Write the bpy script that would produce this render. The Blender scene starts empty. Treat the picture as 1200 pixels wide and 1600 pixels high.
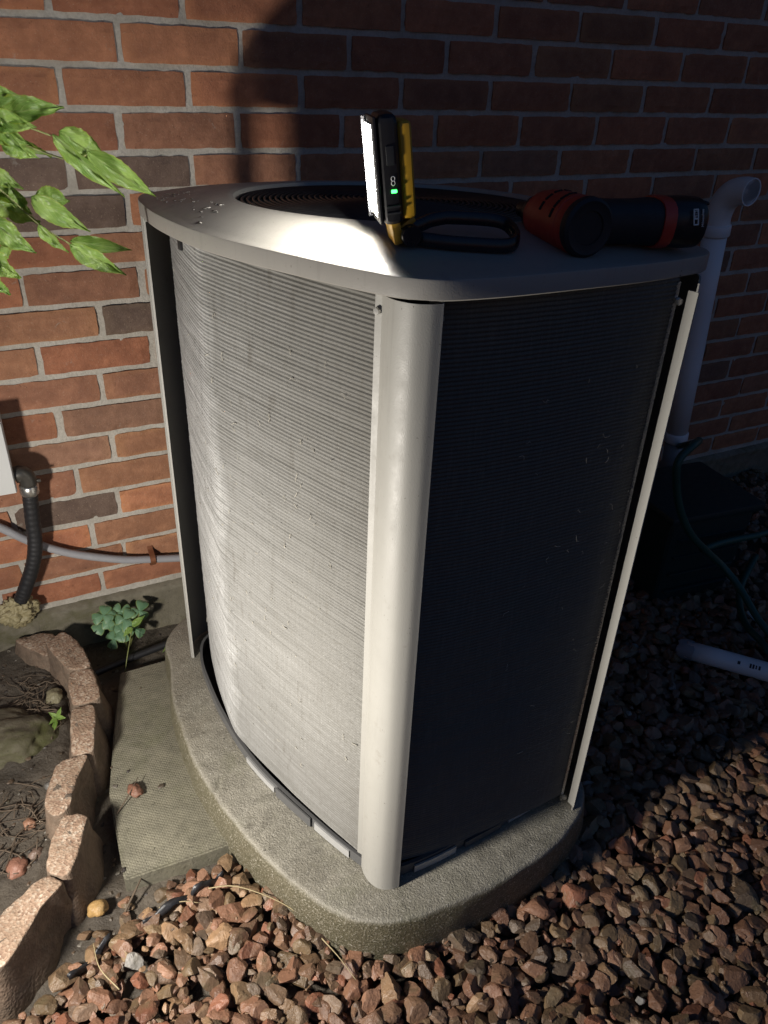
import bpy, bmesh, math, random
import numpy as np
from mathutils import Vector, Matrix, noise
R = math.radians
random.seed(7)
rng = np.random.default_rng(7)
S = bpy.context.scene
COL = S.collection

# ------------------------------------------------------------------ camera
cam_d = bpy.data.cameras.new('camera')
cam = bpy.data.objects.new('camera', cam_d); COL.objects.link(cam)
yaw, pitch, roll = 0.48511, -0.53377, 0.0443
fw = Vector((math.sin(yaw)*math.cos(pitch), math.cos(yaw)*math.cos(pitch), math.sin(pitch)))
rt = Vector((math.cos(yaw), -math.sin(yaw), 0)); up = rt.cross(fw)
r2 = math.cos(roll)*rt + math.sin(roll)*up; u2 = -math.sin(roll)*rt + math.cos(roll)*up
CAM = Vector((-0.28723, -1.57563, 1.21068))
M = Matrix((r2, u2, -fw)).transposed().to_4x4(); M.translation = CAM
cam.matrix_world = M
cam_d.sensor_fit = 'VERTICAL'; cam_d.sensor_height = 24.0; cam_d.lens = 1214.54/1600*24
cam_d.clip_start = 0.01; cam_d.clip_end = 300
S.camera = cam
FPX = 1214.54
def px(P):                                    # world point -> photograph pixel (used only to sort what is in view)
    d = Vector(P) - CAM; z = d.dot(fw)
    return (600 + FPX*d.dot(r2)/z, 800 - FPX*d.dot(u2)/z) if z > 0.01 else (-9999, -9999)

# ------------------------------------------------------------------ world, key lamp, exposure
W = bpy.data.worlds.new('World'); S.world = W; W.use_nodes = True
wn = W.node_tree; bg = wn.nodes['Background']
sky = wn.nodes.new('ShaderNodeTexSky'); sky.sky_type = 'NISHITA'; sky.sun_disc = False
sky.sun_elevation = R(0.0); sky.sun_rotation = R(0.0); sky.air_density = 1.0; sky.dust_density = 0.0; sky.ozone_density = 3.3
wn.links.new(sky.outputs[0], bg.inputs[0]); bg.inputs[1].default_value = 0.105
# the hand lamp that lights the job: it stands just left of the frame, about 0.6 m above the ground
key_d = bpy.data.lights.new('hand_lamp_light', 'AREA'); key_d.shape = 'DISK'; key_d.size = 0.095; key_d.spread = R(140)
key_d.energy = 4.0; key_d.color = (1.0, 0.94, 0.855)
key = bpy.data.objects.new('hand_lamp_light', key_d); COL.objects.link(key)
key.location = (-0.70, -0.965, 0.50)
key.rotation_euler = (Vector((0.05, -0.68, 0.40)) - Vector(key.location)).to_track_quat('-Z', 'Y').to_euler()
S.view_settings.view_transform = 'Standard'; S.view_settings.look = 'None'
S.view_settings.exposure = 1.5; S.view_settings.gamma = 1; S.view_settings.use_curve_mapping = False
S.render.engine = 'CYCLES'; S.cycles.use_denoising = True
S.cycles.max_bounces = 8; S.cycles.sample_clamp_indirect = 8

# ------------------------------------------------------------------ helpers
def tag(o, label=None, cat=None, group=None, kind=None):
    if label: o['label'] = label
    if cat: o['category'] = cat
    if group: o['group'] = group
    if kind: o['kind'] = kind
    return o
def link(name, me, mat=None, parent=None):
    o = bpy.data.objects.new(name, me); COL.objects.link(o)
    if mat is not None and me is not None and not me.materials: me.materials.append(mat)
    if parent: o.parent = parent
    return o
def empty(name, loc=(0, 0, 0), rz=0, label=None, cat=None, group=None):
    o = bpy.data.objects.new(name, None); COL.objects.link(o); o.location = loc; o.rotation_euler = (0, 0, rz)
    o.empty_display_size = 0.05
    return tag(o, label, cat, group)
def mesh(name, v, f, smooth=False):
    me = bpy.data.meshes.new(name); me.from_pydata([tuple(p) for p in v], [], f); me.update()
    if smooth: me.polygons.foreach_set('use_smooth', [True]*len(me.polygons))
    return me
def bm_mesh(name, bm, smooth=False, angle=None):
    me = bpy.data.meshes.new(name); bmesh.ops.recalc_face_normals(bm, faces=bm.faces)
    if smooth:
        for f in bm.faces: f.smooth = True
        if angle:
            for e in bm.edges:
                if len(e.link_faces) == 2 and e.calc_face_angle(0) > angle: e.smooth = False
    bm.to_mesh(me); bm.free(); return me
def box_bm(bm, c, s, rot=None, bev=0.0, seg=2):
    r = bmesh.ops.create_cube(bm, size=1)
    mat = Matrix.Translation(c) @ ((rot.to_4x4()) if rot else Matrix()) @ Matrix.Diagonal((*s, 1))
    bmesh.ops.transform(bm, matrix=mat, verts=r['verts'])
    if bev:
        es = list({e for v in r['verts'] for e in v.link_edges})
        bmesh.ops.bevel(bm, geom=es, offset=bev, segments=seg, affect='EDGES', profile=0.6)
def box(name, c, s, mat, parent=None, rot=None, bev=0.0, seg=2):
    bm = bmesh.new(); box_bm(bm, c, s, rot, bev, seg)
    return link(name, bm_mesh(name, bm, True, 0.6), mat, parent)
def spline(pts, n, closed=False):
    P = [Vector(p) for p in pts]; N = len(P); out = []
    segs = N if closed else N-1
    per = max(1, n//segs)
    for i in range(segs):
        p0 = P[(i-1) % N] if (closed or i > 0) else P[0]*2-P[1]
        p1 = P[i]; p2 = P[(i+1) % N]
        p3 = P[(i+2) % N] if (closed or i+2 < N) else P[-1]*2-P[-2]
        for k in range(per):
            t = k/per
            out.append(0.5*((2*p1)+(p2-p0)*t+(2*p0-5*p1+4*p2-p3)*t*t+(3*p1-p0-3*p2+p3)*t**3))
    if not closed: out.append(P[-1].copy())
    return out
def tube_geo(path, rad, seg=10, caps=True):
    P = [Vector(p) for p in path]; n = len(P); V = []; F = []
    rr = rad if hasattr(rad, '__len__') else [rad]*n
    T = [(P[min(i+1, n-1)]-P[max(i-1, 0)]).normalized() for i in range(n)]
    a = Vector((0, 0, 1)) if abs(T[0].z) < .9 else Vector((1, 0, 0))
    nx = (a - T[0]*a.dot(T[0])).normalized()
    for i in range(n):
        nx = (nx - T[i]*nx.dot(T[i])).normalized(); ny = T[i].cross(nx)
        for k in range(seg):
            an = 2*math.pi*k/seg
            V.append(P[i] + (nx*math.cos(an)+ny*math.sin(an))*rr[i])
    for i in range(n-1):
        for k in range(seg):
            F.append((i*seg+k, i*seg+(k+1) % seg, (i+1)*seg+(k+1) % seg, (i+1)*seg+k))
    if caps: F.append(tuple(range(seg))[::-1]); F.append(tuple((n-1)*seg+k for k in range(seg)))
    return V, F
def tube(name, path, rad, mat, parent=None, seg=10, caps=True):
    V, F = tube_geo(path, rad, seg, caps)
    return link(name, mesh(name, V, F, True), mat, parent)
class Join:
    def __init__(s): s.v = []; s.f = []
    def add(s, V, F):
        b = len(s.v); s.v += [tuple(p) for p in V]; s.f += [tuple(i+b for i in f) for f in F]
    def build(s, name, mat, parent=None, smooth=True): return link(name, mesh(name, s.v, s.f, smooth), mat, parent)
def lathe(name, prof, mat, parent=None, seg=32, axis_m=None):
    V = []; F = []; n = len(prof)
    for r, z in prof:
        for k in range(seg):
            a = 2*math.pi*k/seg; V.append(Vector((r*math.cos(a), r*math.sin(a), z)))
    for i in range(n-1):
        for k in range(seg): F.append((i*seg+k, i*seg+(k+1) % seg, (i+1)*seg+(k+1) % seg, (i+1)*seg+k))
    if prof[0][0] > 1e-6: F.append(tuple(range(seg))[::-1])
    if prof[-1][0] > 1e-6: F.append(tuple((n-1)*seg+k for k in range(seg)))
    if axis_m: V = [axis_m @ v for v in V]
    bm = bmesh.new(); me0 = mesh(name, V, F); bm.from_mesh(me0); bpy.data.meshes.remove(me0)
    bmesh.ops.remove_doubles(bm, verts=bm.verts, dist=1e-6)
    return link(name, bm_mesh(name, bm, True, 0.7), mat, parent)

# ---- materials
class NT:
    def __init__(s, name):
        s.m = bpy.data.materials.new(name); s.m.use_nodes = True; s.t = s.m.node_tree
        s.b = s.t.nodes['Principled BSDF']
    def n(s, typ, **kw):
        x = s.t.nodes.new(typ)
        for k, v in kw.items(): setattr(x, k, v)
        return x
    def l(s, a, b): s.t.links.new(a, b)
    def co(s, kind='Object'): return s.n('ShaderNodeTexCoord').outputs[kind]
    def noise(s, sc, det=4, ro=.55, vec=None, dist=0, kind='Object'):
        x = s.n('ShaderNodeTexNoise'); x.inputs['Scale'].default_value = sc; x.inputs['Detail'].default_value = det
        x.inputs['Roughness'].default_value = ro; x.inputs['Distortion'].default_value = dist
        s.l(vec if vec is not None else s.co(kind), x.inputs['Vector']); return x.outputs['Fac']
    def voro(s, sc, vec=None, feature='F1'):
        x = s.n('ShaderNodeTexVoronoi', feature=feature); x.inputs['Scale'].default_value = sc
        s.l(vec if vec is not None else s.co(), x.inputs['Vector']); return x
    def ramp(s, fac, stops):
        x = s.n('ShaderNodeValToRGB'); e = x.color_ramp.elements
        while len(e) > len(stops): e.remove(e[-1])
        while len(e) < len(stops): e.new(0.5)
        for i, (p, c) in enumerate(stops):
            e[i].position = p; e[i].color = (*c, 1) if hasattr(c, '__len__') else (c, c, c, 1)
        s.l(fac, x.inputs[0]); return x.outputs[0]
    def mix(s, f, a, b, mode='MIX'):
        x = s.n('ShaderNodeMix', data_type='RGBA', blend_type=mode)
        for i, v in ((0, f), (6, a), (7, b)):
            if hasattr(v, 'is_linked') or hasattr(v, 'links'): s.l(v, x.inputs[i])
            elif hasattr(v, '__len__'): x.inputs[i].default_value = (*v, 1)
            else: x.inputs[i].default_value = v if i == 0 else (v, v, v, 1)
        return x.outputs[2]
    def math(s, op, a, b=0.0):
        x = s.n('ShaderNodeMath', operation=op)
        for i, v in ((0, a), (1, b)):
            if hasattr(v, 'links'): s.l(v, x.inputs[i])
            else: x.inputs[i].default_value = v
        return x.outputs[0]
    def maprange(s, v, a, b, c=0, d=1):
        x = s.n('ShaderNodeMapRange'); s.l(v, x.inputs[0])
        for i, q in enumerate((a, b, c, d)): x.inputs[i+1].default_value = q
        return x.outputs[0]
    def bump(s, h, st, dist=.002):
        x = s.n('ShaderNodeBump'); x.inputs['Strength'].default_value = st; x.inputs['Distance'].default_value = dist
        prev = s.b.inputs['Normal'].links[0].from_socket if s.b.inputs['Normal'].is_linked else None
        if prev: s.l(prev, x.inputs['Normal'])
        s.l(h, x.inputs['Height']); s.l(x.outputs[0], s.b.inputs['Normal'])
    def set(s, col=None, rough=None, metal=None, **kw):
        for nm, v in (('Base Color', col), ('Roughness', rough), ('Metallic', metal)):
            if v is None: continue
            if hasattr(v, 'links'): s.l(v, s.b.inputs[nm])
            elif hasattr(v, '__len__'): s.b.inputs[nm].default_value = (*v, 1)
            else: s.b.inputs[nm].default_value = v
        for k, v in kw.items(): s.b.inputs[k].default_value = v
        return s.m
def plain(name, col, rough=.5, metal=0, nz=.12, sc=60, bump=.1, **kw):
    t = NT(name); f = t.noise(sc, 5); g = t.noise(sc*.13, 3)
    c = t.mix(t.maprange(g, .3, .7, 0, .5), col, tuple(x*(1-2.2*nz) for x in col))
    c = t.mix(t.maprange(f, .3, .7, 0, .5), c, tuple(x*(1-1.5*nz) for x in col))
    t.bump(f, bump, .001)
    return t.set(c, t.maprange(f, .3, .7, max(rough-.08, 0), min(rough+.08, 1)), metal, **kw)

# brick: each object's own colour, firing marks and sandy grain
def brick_mat(name, use_obj):
    t = NT(name)
    if use_obj:
        oi = t.n('ShaderNodeObjectInfo'); base = oi.outputs['Color']
        rnd = oi.outputs['Random']
    else:
        a = t.n('ShaderNodeAttribute'); a.attribute_name = 'tint'; base = a.outputs['Color']; rnd = None
    geo = t.n('ShaderNodeNewGeometry').outputs['Position']
    n1 = t.noise(17, 5, .65, geo); n2 = t.noise(55, 6, .65, geo); n3 = t.noise(420, 4, .6, geo)
    c = t.mix(t.maprange(n1, .38, .62, 0, .85), base, t.mix(1, base, (.60, .58, .60), 'MULTIPLY'))
    if use_obj:
        co = t.co(); sp = t.n('ShaderNodeSeparateXYZ'); t.l(co, sp.inputs[0])
        ex = t.math('MULTIPLY', t.math('ABSOLUTE', sp.outputs[0]), 1/.102)
        ez = t.math('MULTIPLY', t.math('ABSOLUTE', sp.outputs[2]), 1/.0285)
        ed = t.math('MAXIMUM', t.math('POWER', ex, 3), t.math('POWER', ez, 2.0))
        ed = t.math('ADD', ed, t.math('MULTIPLY', t.math('SUBTRACT', n2, .5), .9))
        edf = t.math('MULTIPLY', t.maprange(ed, .35, 1.0, 0, .7), t.maprange(rnd, .2, .8, 0, 1))
        c = t.mix(edf, c, t.mix(1, base, (1.22, 1.28, 1.10), 'MULTIPLY'))
    c = t.mix(t.maprange(n2, .38, .68, 0, .65), c, t.mix(1, base, (.60, .55, .52), 'MULTIPLY'))
    c = t.mix(t.maprange(n3, .60, .74, 0, .6), c, (.50, .38, .27))
    sm = t.noise(26, 6, .72, geo, .5); c = t.mix(t.maprange(sm, .64, .72, 0, .45), c, (.36, .33, .28))     # mortar smears
    pit = t.noise(150, 4, .6, geo); c = t.mix(t.maprange(pit, .30, .36, .6, 0), c, t.mix(1, base, (.35, .32, .3), 'MULTIPLY'))
    t.bump(n2, .55, .004); t.bump(pit, .4, .002); t.bump(n3, .6, .0014)
    return t.set(c, .86)
M_brick = brick_mat('fired_brick', True); M_brickj = brick_mat('fired_brick_run', False)
def m_mortar():
    t = NT('mortar'); g = t.n('ShaderNodeNewGeometry').outputs['Position']
    a = t.noise(14, 4, .6, g); b = t.noise(180, 5, .6, g); c3 = t.noise(600, 3, .6, g)
    c = t.ramp(a, [(.3, (.37, .34, .29)), (.5, (.47, .44, .385)), (.72, (.53, .50, .45))])
    c = t.mix(t.maprange(b, .4, .7, 0, .5), c, (.27, .25, .21))
    t.bump(a, .3, .006); t.bump(b, .6, .003); t.bump(c3, .4, .001); return t.set(c, .92)
M_mortar = m_mortar()
def m_concrete(name, c0, c1, moss=(.10, .11, .04), mossamt=.5, weave=False, sparkle=False, side=False):
    t = NT(name); g = t.n('ShaderNodeNewGeometry').outputs['Position']
    a = t.noise(5, 5, .6, g); b = t.noise(38, 6, .65, g); c3 = t.noise(330, 4, .6, g)
    c = t.mix(t.maprange(a, .35, .65), c0, c1)
    c = t.mix(t.maprange(b, .35, .75, 0, .6), c, tuple(x*.55 for x in c0))
    m = t.noise(7, 6, .7, g, 1.0)
    st = t.noise(13, 6, .7, g, 1.5); c = t.mix(t.maprange(st, .52, .66, 0, .5), c, tuple(x*.45 for x in c0))
    pit = t.noise(120, 3, .5, g); c = t.mix(t.maprange(pit, .27, .32, .7, 0), c, tuple(x*.25 for x in c0))
    c = t.mix(t.maprange(m, .5, .68, 0, mossamt), c, moss)
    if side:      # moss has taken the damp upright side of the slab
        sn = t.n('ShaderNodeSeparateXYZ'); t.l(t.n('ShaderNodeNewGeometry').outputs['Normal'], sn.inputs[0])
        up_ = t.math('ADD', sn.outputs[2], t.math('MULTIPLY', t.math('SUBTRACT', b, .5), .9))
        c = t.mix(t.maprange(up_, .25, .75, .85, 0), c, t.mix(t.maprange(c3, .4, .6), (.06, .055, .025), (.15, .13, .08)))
    if sparkle: c = t.mix(t.maprange(c3, .58, .70, 0, .7), c, (.60, .57, .50))
    t.bump(b, .5, .006); t.bump(c3, .9 if sparkle else .6, .0025 if sparkle else .0018)
    if weave:
        w1 = t.n('ShaderNodeTexWave'); w1.inputs['Scale'].default_value = 62; w1.inputs['Distortion'].default_value = .8
        mp = t.n('ShaderNodeMapping'); mp.inputs['Rotation'].default_value = (0, 0, R(38)); t.l(g, mp.inputs[0]); t.l(mp.outputs[0], w1.inputs[0])
        w2 = t.n('ShaderNodeTexWave'); w2.inputs['Scale'].default_value = 62; w2.inputs['Distortion'].default_value = .8
        mp2 = t.n('ShaderNodeMapping'); mp2.inputs['Rotation'].default_value = (0, 0, R(-52)); t.l(g, mp2.inputs[0]); t.l(mp2.outputs[0], w2.inputs[0])
        sn = t.n('ShaderNodeSeparateXYZ'); t.l(t.n('ShaderNodeNewGeometry').outputs['True Normal'], sn.inputs[0])
        hh = t.math('MULTIPLY', t.math('MULTIPLY', w1.outputs['Fac'], w2.outputs['Fac']), t.maprange(sn.outputs[2], .8, .95))
        c = t.mix(t.maprange(hh, .0, .6, .28, 0), c, tuple(x*.4 for x in c0))
        t.bump(hh, .45, .0015)
    return t.set(c, t.maprange(b, .3, .7, .34, .62) if sparkle else t.maprange(b, .3, .7, .6, .9))
M_pad = m_concrete('pad_concrete', (.235, .215, .17), (.35, .33, .275), mossamt=.25, sparkle=True, side=True)
M_paver = m_concrete('paver_concrete', (.22, .205, .15), (.29, .27, .20), mossamt=.35, weave=True)
M_found = m_concrete('foundation_concrete', (.17, .15, .105), (.26, .235, .18), moss=(.09, .085, .03), mossamt=.8)
def m_edging():
    t = NT('exposed_aggregate'); g = t.n('ShaderNodeNewGeometry').outputs['Position']
    v = t.voro(230, g); a = t.noise(260, 4, .6, g); b = t.noise(16, 5, .65, g); m = t.noise(30, 5, .7, g, .8)
    c = t.ramp(v.outputs['Color'], [(.0, (.19, .115, .078)), (.35, (.32, .21, .145)), (.6, (.41, .295, .21)), (.85, (.50, .41, .32))])
    c = t.mix(t.maprange(b, .42, .66, 0, .7), c, (.22, .15, .10))
    c = t.mix(t.maprange(m, .60, .64, 0, .85), c, (.07, .06, .048))
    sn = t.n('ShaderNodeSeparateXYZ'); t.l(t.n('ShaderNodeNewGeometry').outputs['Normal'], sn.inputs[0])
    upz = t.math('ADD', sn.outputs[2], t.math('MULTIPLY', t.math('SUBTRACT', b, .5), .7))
    c = t.mix(t.maprange(upz, .55, .85, .88, 0), c, t.mix(t.maprange(m, .4, .6), (.11, .08, .056), (.19, .135, .095)))   # cast sides, darker and browner than the tops
    t.bump(v.outputs['Distance'], .6, .002); t.bump(a, .5, .0015); t.bump(b, .4, .006)
    return t.set(c, .8)
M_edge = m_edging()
def stone_mat(name, use_obj):
    t = NT(name); g = t.n('ShaderNodeNewGeometry').outputs['Position']
    if use_obj: base = t.n('ShaderNodeObjectInfo').outputs['Color']
    else: at = t.n('ShaderNodeAttribute'); at.attribute_name = 'tint'; base = at.outputs['Color']
    a = t.noise(60, 5, .65, g); b = t.noise(300, 4, .6, g); d = t.noise(25, 4, .6, g)
    c = t.mix(t.maprange(a, .35, .7, 0, .65), base, t.mix(1, base, (.5, .5, .5), 'MULTIPLY'))
    c = t.mix(t.maprange(b, .58, .75, 0, .35), c, t.mix(1, base, (1.7, 1.7, 1.7), 'MULTIPLY'))
    c = t.mix(t.maprange(d, .56, .7, 0, .5), c, (.13, .11, .06))
    t.bump(a, .8, .005); t.bump(b, .5, .0016)
    return t.set(c, t.maprange(a, .3, .7, .28, .62))
M_stone = stone_mat('crushed_stone', True); M_stonej = stone_mat('crushed_stone_bed', False)
def m_soil():
    t = NT('damp_soil'); g = t.n('ShaderNodeNewGeometry').outputs['Position']
    a = t.noise(9, 6, .65, g); b = t.noise(90, 6, .7, g); c3 = t.noise(500, 3, .6, g)
    c = t.ramp(a, [(.3, (.055, .046, .036)), (.5, (.105, .088, .068)), (.7, (.15, .125, .095))])
    c = t.mix(t.maprange(b, .45, .7, 0, .6), c, (.06, .045, .032)); c = t.mix(t.maprange(c3, .66, .74, 0, .5), c, (.3, .27, .22))
    t.bump(b, .7, .008); t.bump(c3, .5, .002); return t.set(c, t.maprange(a, .35, .65, .55, .85))
M_soil = m_soil()
def m_paint(name, col, rough=.42, wear=.15):
    t = NT(name); a = t.noise(700, 3, .5); b = t.noise(8, 5, .6); d = t.noise(40, 6, .7)
    c = t.mix(t.maprange(b, .35, .65, 0, wear), col, tuple(x*.72 for x in col))
    c = t.mix(t.maprange(d, .60, .74, 0, .4), c, (.20, .18, .15))
    mp = t.n('ShaderNodeMapping'); mp.inputs['Scale'].default_value = (70, 70, 4); t.l(t.co(), mp.inputs[0])
    st = t.noise(1, 5, .7, mp.outputs[0]); c = t.mix(t.maprange(st, .56, .74, 0, .35), c, tuple(x*.62 for x in col))
    sk = t.noise(260, 3, .6); c = t.mix(t.maprange(sk, .70, .74, 0, .7), c, (.06, .05, .04))
    t.bump(a, .28, .0008)
    return t.set(c, t.maprange(d, .3, .7, rough-.07, rough+.13))
M_cream = m_paint('cabinet_paint', (.315, .307, .28), .5)
M_lid = m_paint('lid_paint', (.31, .295, .268), .40, .2)
M_pan = plain('pan_paint', (.10, .10, .10), .55)
M_rubber = plain('black_rubber', (.018, .018, .02), .5)
M_strip = plain('galvanised_strip', (.50, .50, .49), .45, .3, .15)
M_dark = plain('dark_interior', (.008, .008, .009), .9)
M_wire = plain('black_wire_coat', (.02, .021, .024), .38)
M_steel = plain('bright_steel', (.62, .61, .58), .28, .9)
def m_coil():
    t = NT('coil_fins'); g = t.n('ShaderNodeNewGeometry').outputs['Position']
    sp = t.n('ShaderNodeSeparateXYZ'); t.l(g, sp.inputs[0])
    mp = t.n('ShaderNodeMapping'); mp.inputs['Scale'].default_value = (220, 220, 22); t.l(g, mp.inputs[0])
    streak = t.noise(1, 4, .65, mp.outputs[0])
    mp2 = t.n('ShaderNodeMapping'); mp2.inputs['Scale'].default_value = (5, 5, 240); t.l(g, mp2.inputs[0])
    rows = t.noise(1, 4, .7, mp2.outputs[0])
    mottle = t.noise(7, 6, .68, g, .6); fine = t.noise(160, 5, .7, g)
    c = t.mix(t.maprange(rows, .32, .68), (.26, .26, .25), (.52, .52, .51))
    # past the bend and on the front: dimmer light painted in over dustier fins
    along = t.math('ADD', t.math('ADD', t.math('MULTIPLY', sp.outputs[0], .9), t.math('MULTIPLY', sp.outputs[1], -.55)), t.math('MULTIPLY', t.math('SUBTRACT', mottle, .5), .10))
    dust_dim = t.maprange(along, .262, .292, .0, .56); dust_dim2 = t.maprange(along, .30, .62, .0, .46)
    c = t.mix(t.math('ADD', dust_dim, dust_dim2), c, (.098, .093, .08))
    c = t.mix(t.maprange(streak, .48, .75, 0, .55), c, (.15, .145, .13))
    mp3 = t.n('ShaderNodeMapping'); mp3.inputs['Scale'].default_value = (60, 60, 14); t.l(g, mp3.inputs[0])
    runs = t.noise(1, 5, .7, mp3.outputs[0]); c = t.mix(t.maprange(runs, .58, .72, 0, .55), c, (.09, .08, .065))
    mp4 = t.n('ShaderNodeMapping'); mp4.inputs['Scale'].default_value = (380, 380, 90); t.l(g, mp4.inputs[0])
    tick = t.noise(1, 3, .6, mp4.outputs[0]); c = t.mix(t.maprange(tick, .66, .72, 0, .8), c, (.05, .045, .04))
    c = t.mix(t.maprange(fine, .56, .70, 0, .5), c, (.12, .11, .09))
    t.bump(streak, .5, .0015); t.bump(fine, .4, .001)
    return t.set(c, t.maprange(fine, .3, .7, .5, .72), .15)
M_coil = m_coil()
M_pvc = plain('white_pvc', (.80, .81, .82), .35, 0, .06, 20)
M_greycond = plain('grey_conduit', (.36, .36, .38), .5, 0, .12, 90)
M_boxp = plain('enclosure_paint', (.62, .63, .62), .4, 0, .05, 30)
M_copper = plain('copper_clip', (.30, .12, .06), .45, .5)
M_foam = plain('sealant_foam', (.42, .36, .20), .6, 0, .3, 90, .6)
M_teal = plain('teal_hose', (.014, .085, .065), .45); M_bin = plain('green_bin_plastic', (.012, .035, .035), .5)
M_red = plain('red_tool_plastic', (.52, .05, .03), .42, 0, .1, 120); M_grip = plain('black_overmould', (.016, .017, .02), .6)
M_tool = plain('black_tool_plastic', (.014, .014, .016), .38); M_yellow = plain('yellow_plastic', (.50, .28, .02), .42, 0, .08, 100)
M_print = plain('white_print', (.75, .75, .72), .5, 0, .02)
M_hook = plain('black_hook_plastic', (.013, .014, .018), .28)
M_straw = plain('dry_straw', (.42, .34, .19), .7); M_twig = plain('dead_twig', (.13, .095, .065), .8)
M_fabric = plain('black_weed_fabric', (.02, .02, .023), .45, 0, .2, 200, .5)
def m_leaf(name, c0, c1, vein):
    t = NT(name); uv = t.co('UV'); sp = t.n('ShaderNodeSeparateXYZ'); t.l(uv, sp.inputs[0])
    ax = t.math('ABSOLUTE', t.math('SUBTRACT', sp.outputs[1], .5))
    ph = t.math('SUBTRACT', t.math('MULTIPLY', sp.outputs[0], 7.5), t.math('MULTIPLY', ax, 7.0))
    fr = t.math('ABSOLUTE', t.math('SUBTRACT', t.math('FRACT', ph), .5))
    side = t.maprange(fr, .0, .09, 1, 0); mid = t.maprange(ax, .0, .035, 1, 0)
    v = t.math('MAXIMUM', side, mid)
    a = t.noise(38, 4); b = t.noise(220, 3)
    c = t.mix(t.maprange(a, .35, .65), c0, c1); c = t.mix(t.math('MULTIPLY', v, .55), c, vein)
    c = t.mix(t.maprange(ax, .42, .5, 0, .7), c, (.30, .33, .04))
    t.bump(v, .5, .0012); t.bump(b, .3, .0005)
    t.set(c, .42); 
    tr = t.n('ShaderNodeBsdfTranslucent'); t.l(t.mix(1, c, (1.15, 1.2, .5), 'MULTIPLY'), tr.inputs[0])
    ms = t.n('ShaderNodeMixShader'); ms.inputs[0].default_value = .3
    t.l(t.b.outputs[0], ms.inputs[1]); t.l(tr.outputs[0], ms.inputs[2])
    t.l(ms.outputs[0], t.t.nodes['Material Output'].inputs[0]); return t.m
M_leaf = m_leaf('shrub_leaf', (.16, .29, .055), (.28, .42, .10), (.40, .51, .18))
M_clover = m_leaf('weed_leaf', (.15, .29, .16), (.20, .36, .21), (.26, .40, .25))
M_stem = plain('green_stem', (.22, .24, .08), .5)
def m_emit(name, col, st):
    t = NT(name); return t.set(col, .3, 0, **{'Emission Color': (*col, 1), 'Emission Strength': st})
M_led = m_emit('led_panel', (1.0, .96, .88), 215); M_green = m_emit('green_indicator', (.05, 1.0, .12), 2.2)

# ------------------------------------------------------------------ ground
GZ = 0.0
def grid(name, x0, x1, y0, y1, step, fz, mat, kind='structure'):
    nx = int((x1-x0)/step)+1; ny = int((y1-y0)/step)+1
    V = [(x0+i*step, y0+j*step, fz(x0+i*step, y0+j*step)) for j in range(ny) for i in range(nx)]
    F = [(j*nx+i, j*nx+i+1, (j+1)*nx+i+1, (j+1)*nx+i) for j in range(ny-1) for i in range(nx-1)]
    o = link(name, mesh(name, V, F, True), mat); return tag(o, kind=kind)
tag(link('ground', mesh('ground', [(-40, -40, -.03), (40, -40, -.03), (40, .3, -.03), (-40, .3, -.03)], [(0, 1, 2, 3)]), M_soil), kind='structure')
def edge_x(y):       # x of the edging line at depth y
    pts = [(-1.6, -.75), (-.8, -.47), (-.70, -.385), (-.58, -.33), (-.45, -.30), (-.32, -.27), (-.2, -.27), (-.1, -.29), (0.0, -.34)]
    if y <= pts[0][0]: return pts[0][1]
    for (a, b), (c, d) in zip(pts, pts[1:]):
        if y <= c: return b+(d-b)*(y-a)/(c-a)
    return pts[-1][1]
def soil_z(x, y):
    p = Vector((x, y, 0))
    h = .007*noise.noise(p*9)+.006*noise.noise(p*30)+.0035*noise.noise(p*85)
    h += .006*max(0, noise.noise(p*45+Vector((3, 1, 7)))-.15)
    d = edge_x(y)-x
    k = min(max((d+.0)/.05, 0), 1)
    return -.016 + k*.042 + h
grid('soil_bed', -1.15, 0.0, -1.3, -0.005, .0085, soil_z, M_soil)
def base_z(x, y): return -.02 + .004*noise.noise(Vector((x*12, y*12, 2)))
grid('gravel_base', -.02, 2.9, -1.95, -0.005, .05, base_z, M_soil)
gb2 = grid('gravel_underlay', -.8, -.02, -1.95, -1.295, .05, base_z, M_soil)

# ------------------------------------------------------------------ brick wall
wall = empty('brick_wall', (0, 0, 0), 0, 'red brick house wall with pale mortar joints behind the air conditioner', 'wall')
HC, LB = .067, .2152
DZ = [0.0014, -0.0004, 0.0007, -0.0026, 0.0008, 0.0004, 0.0027, 0.0014, -0.0003, -0.0005, -0.0009, -0.0019, -0.0001, -0.0033, -0.0032, -0.0031, -0.0006, 0.0060]
DX = [0.0, -0.0032, 0.0023, -0.0183, -0.0044, -0.023, -0.0, -0.0115, 0.0063, -0.0065, -0.008, 0.0079, -0.0055, 0.0202, -0.01, 0.0324, -0.0135, 0.0347]
def bed(i): return 1.24 - i*HC + (DZ[i] if 0 <= i < 18 else 0)
tints = [(.37, .155, .082), (.33, .145, .08), (.39, .175, .092), (.30, .145, .085), (.33, .165, .09), (.23, .135, .09), (.15, .105, .08), (.36, .135, .07), (.27, .15, .095)]
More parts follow.
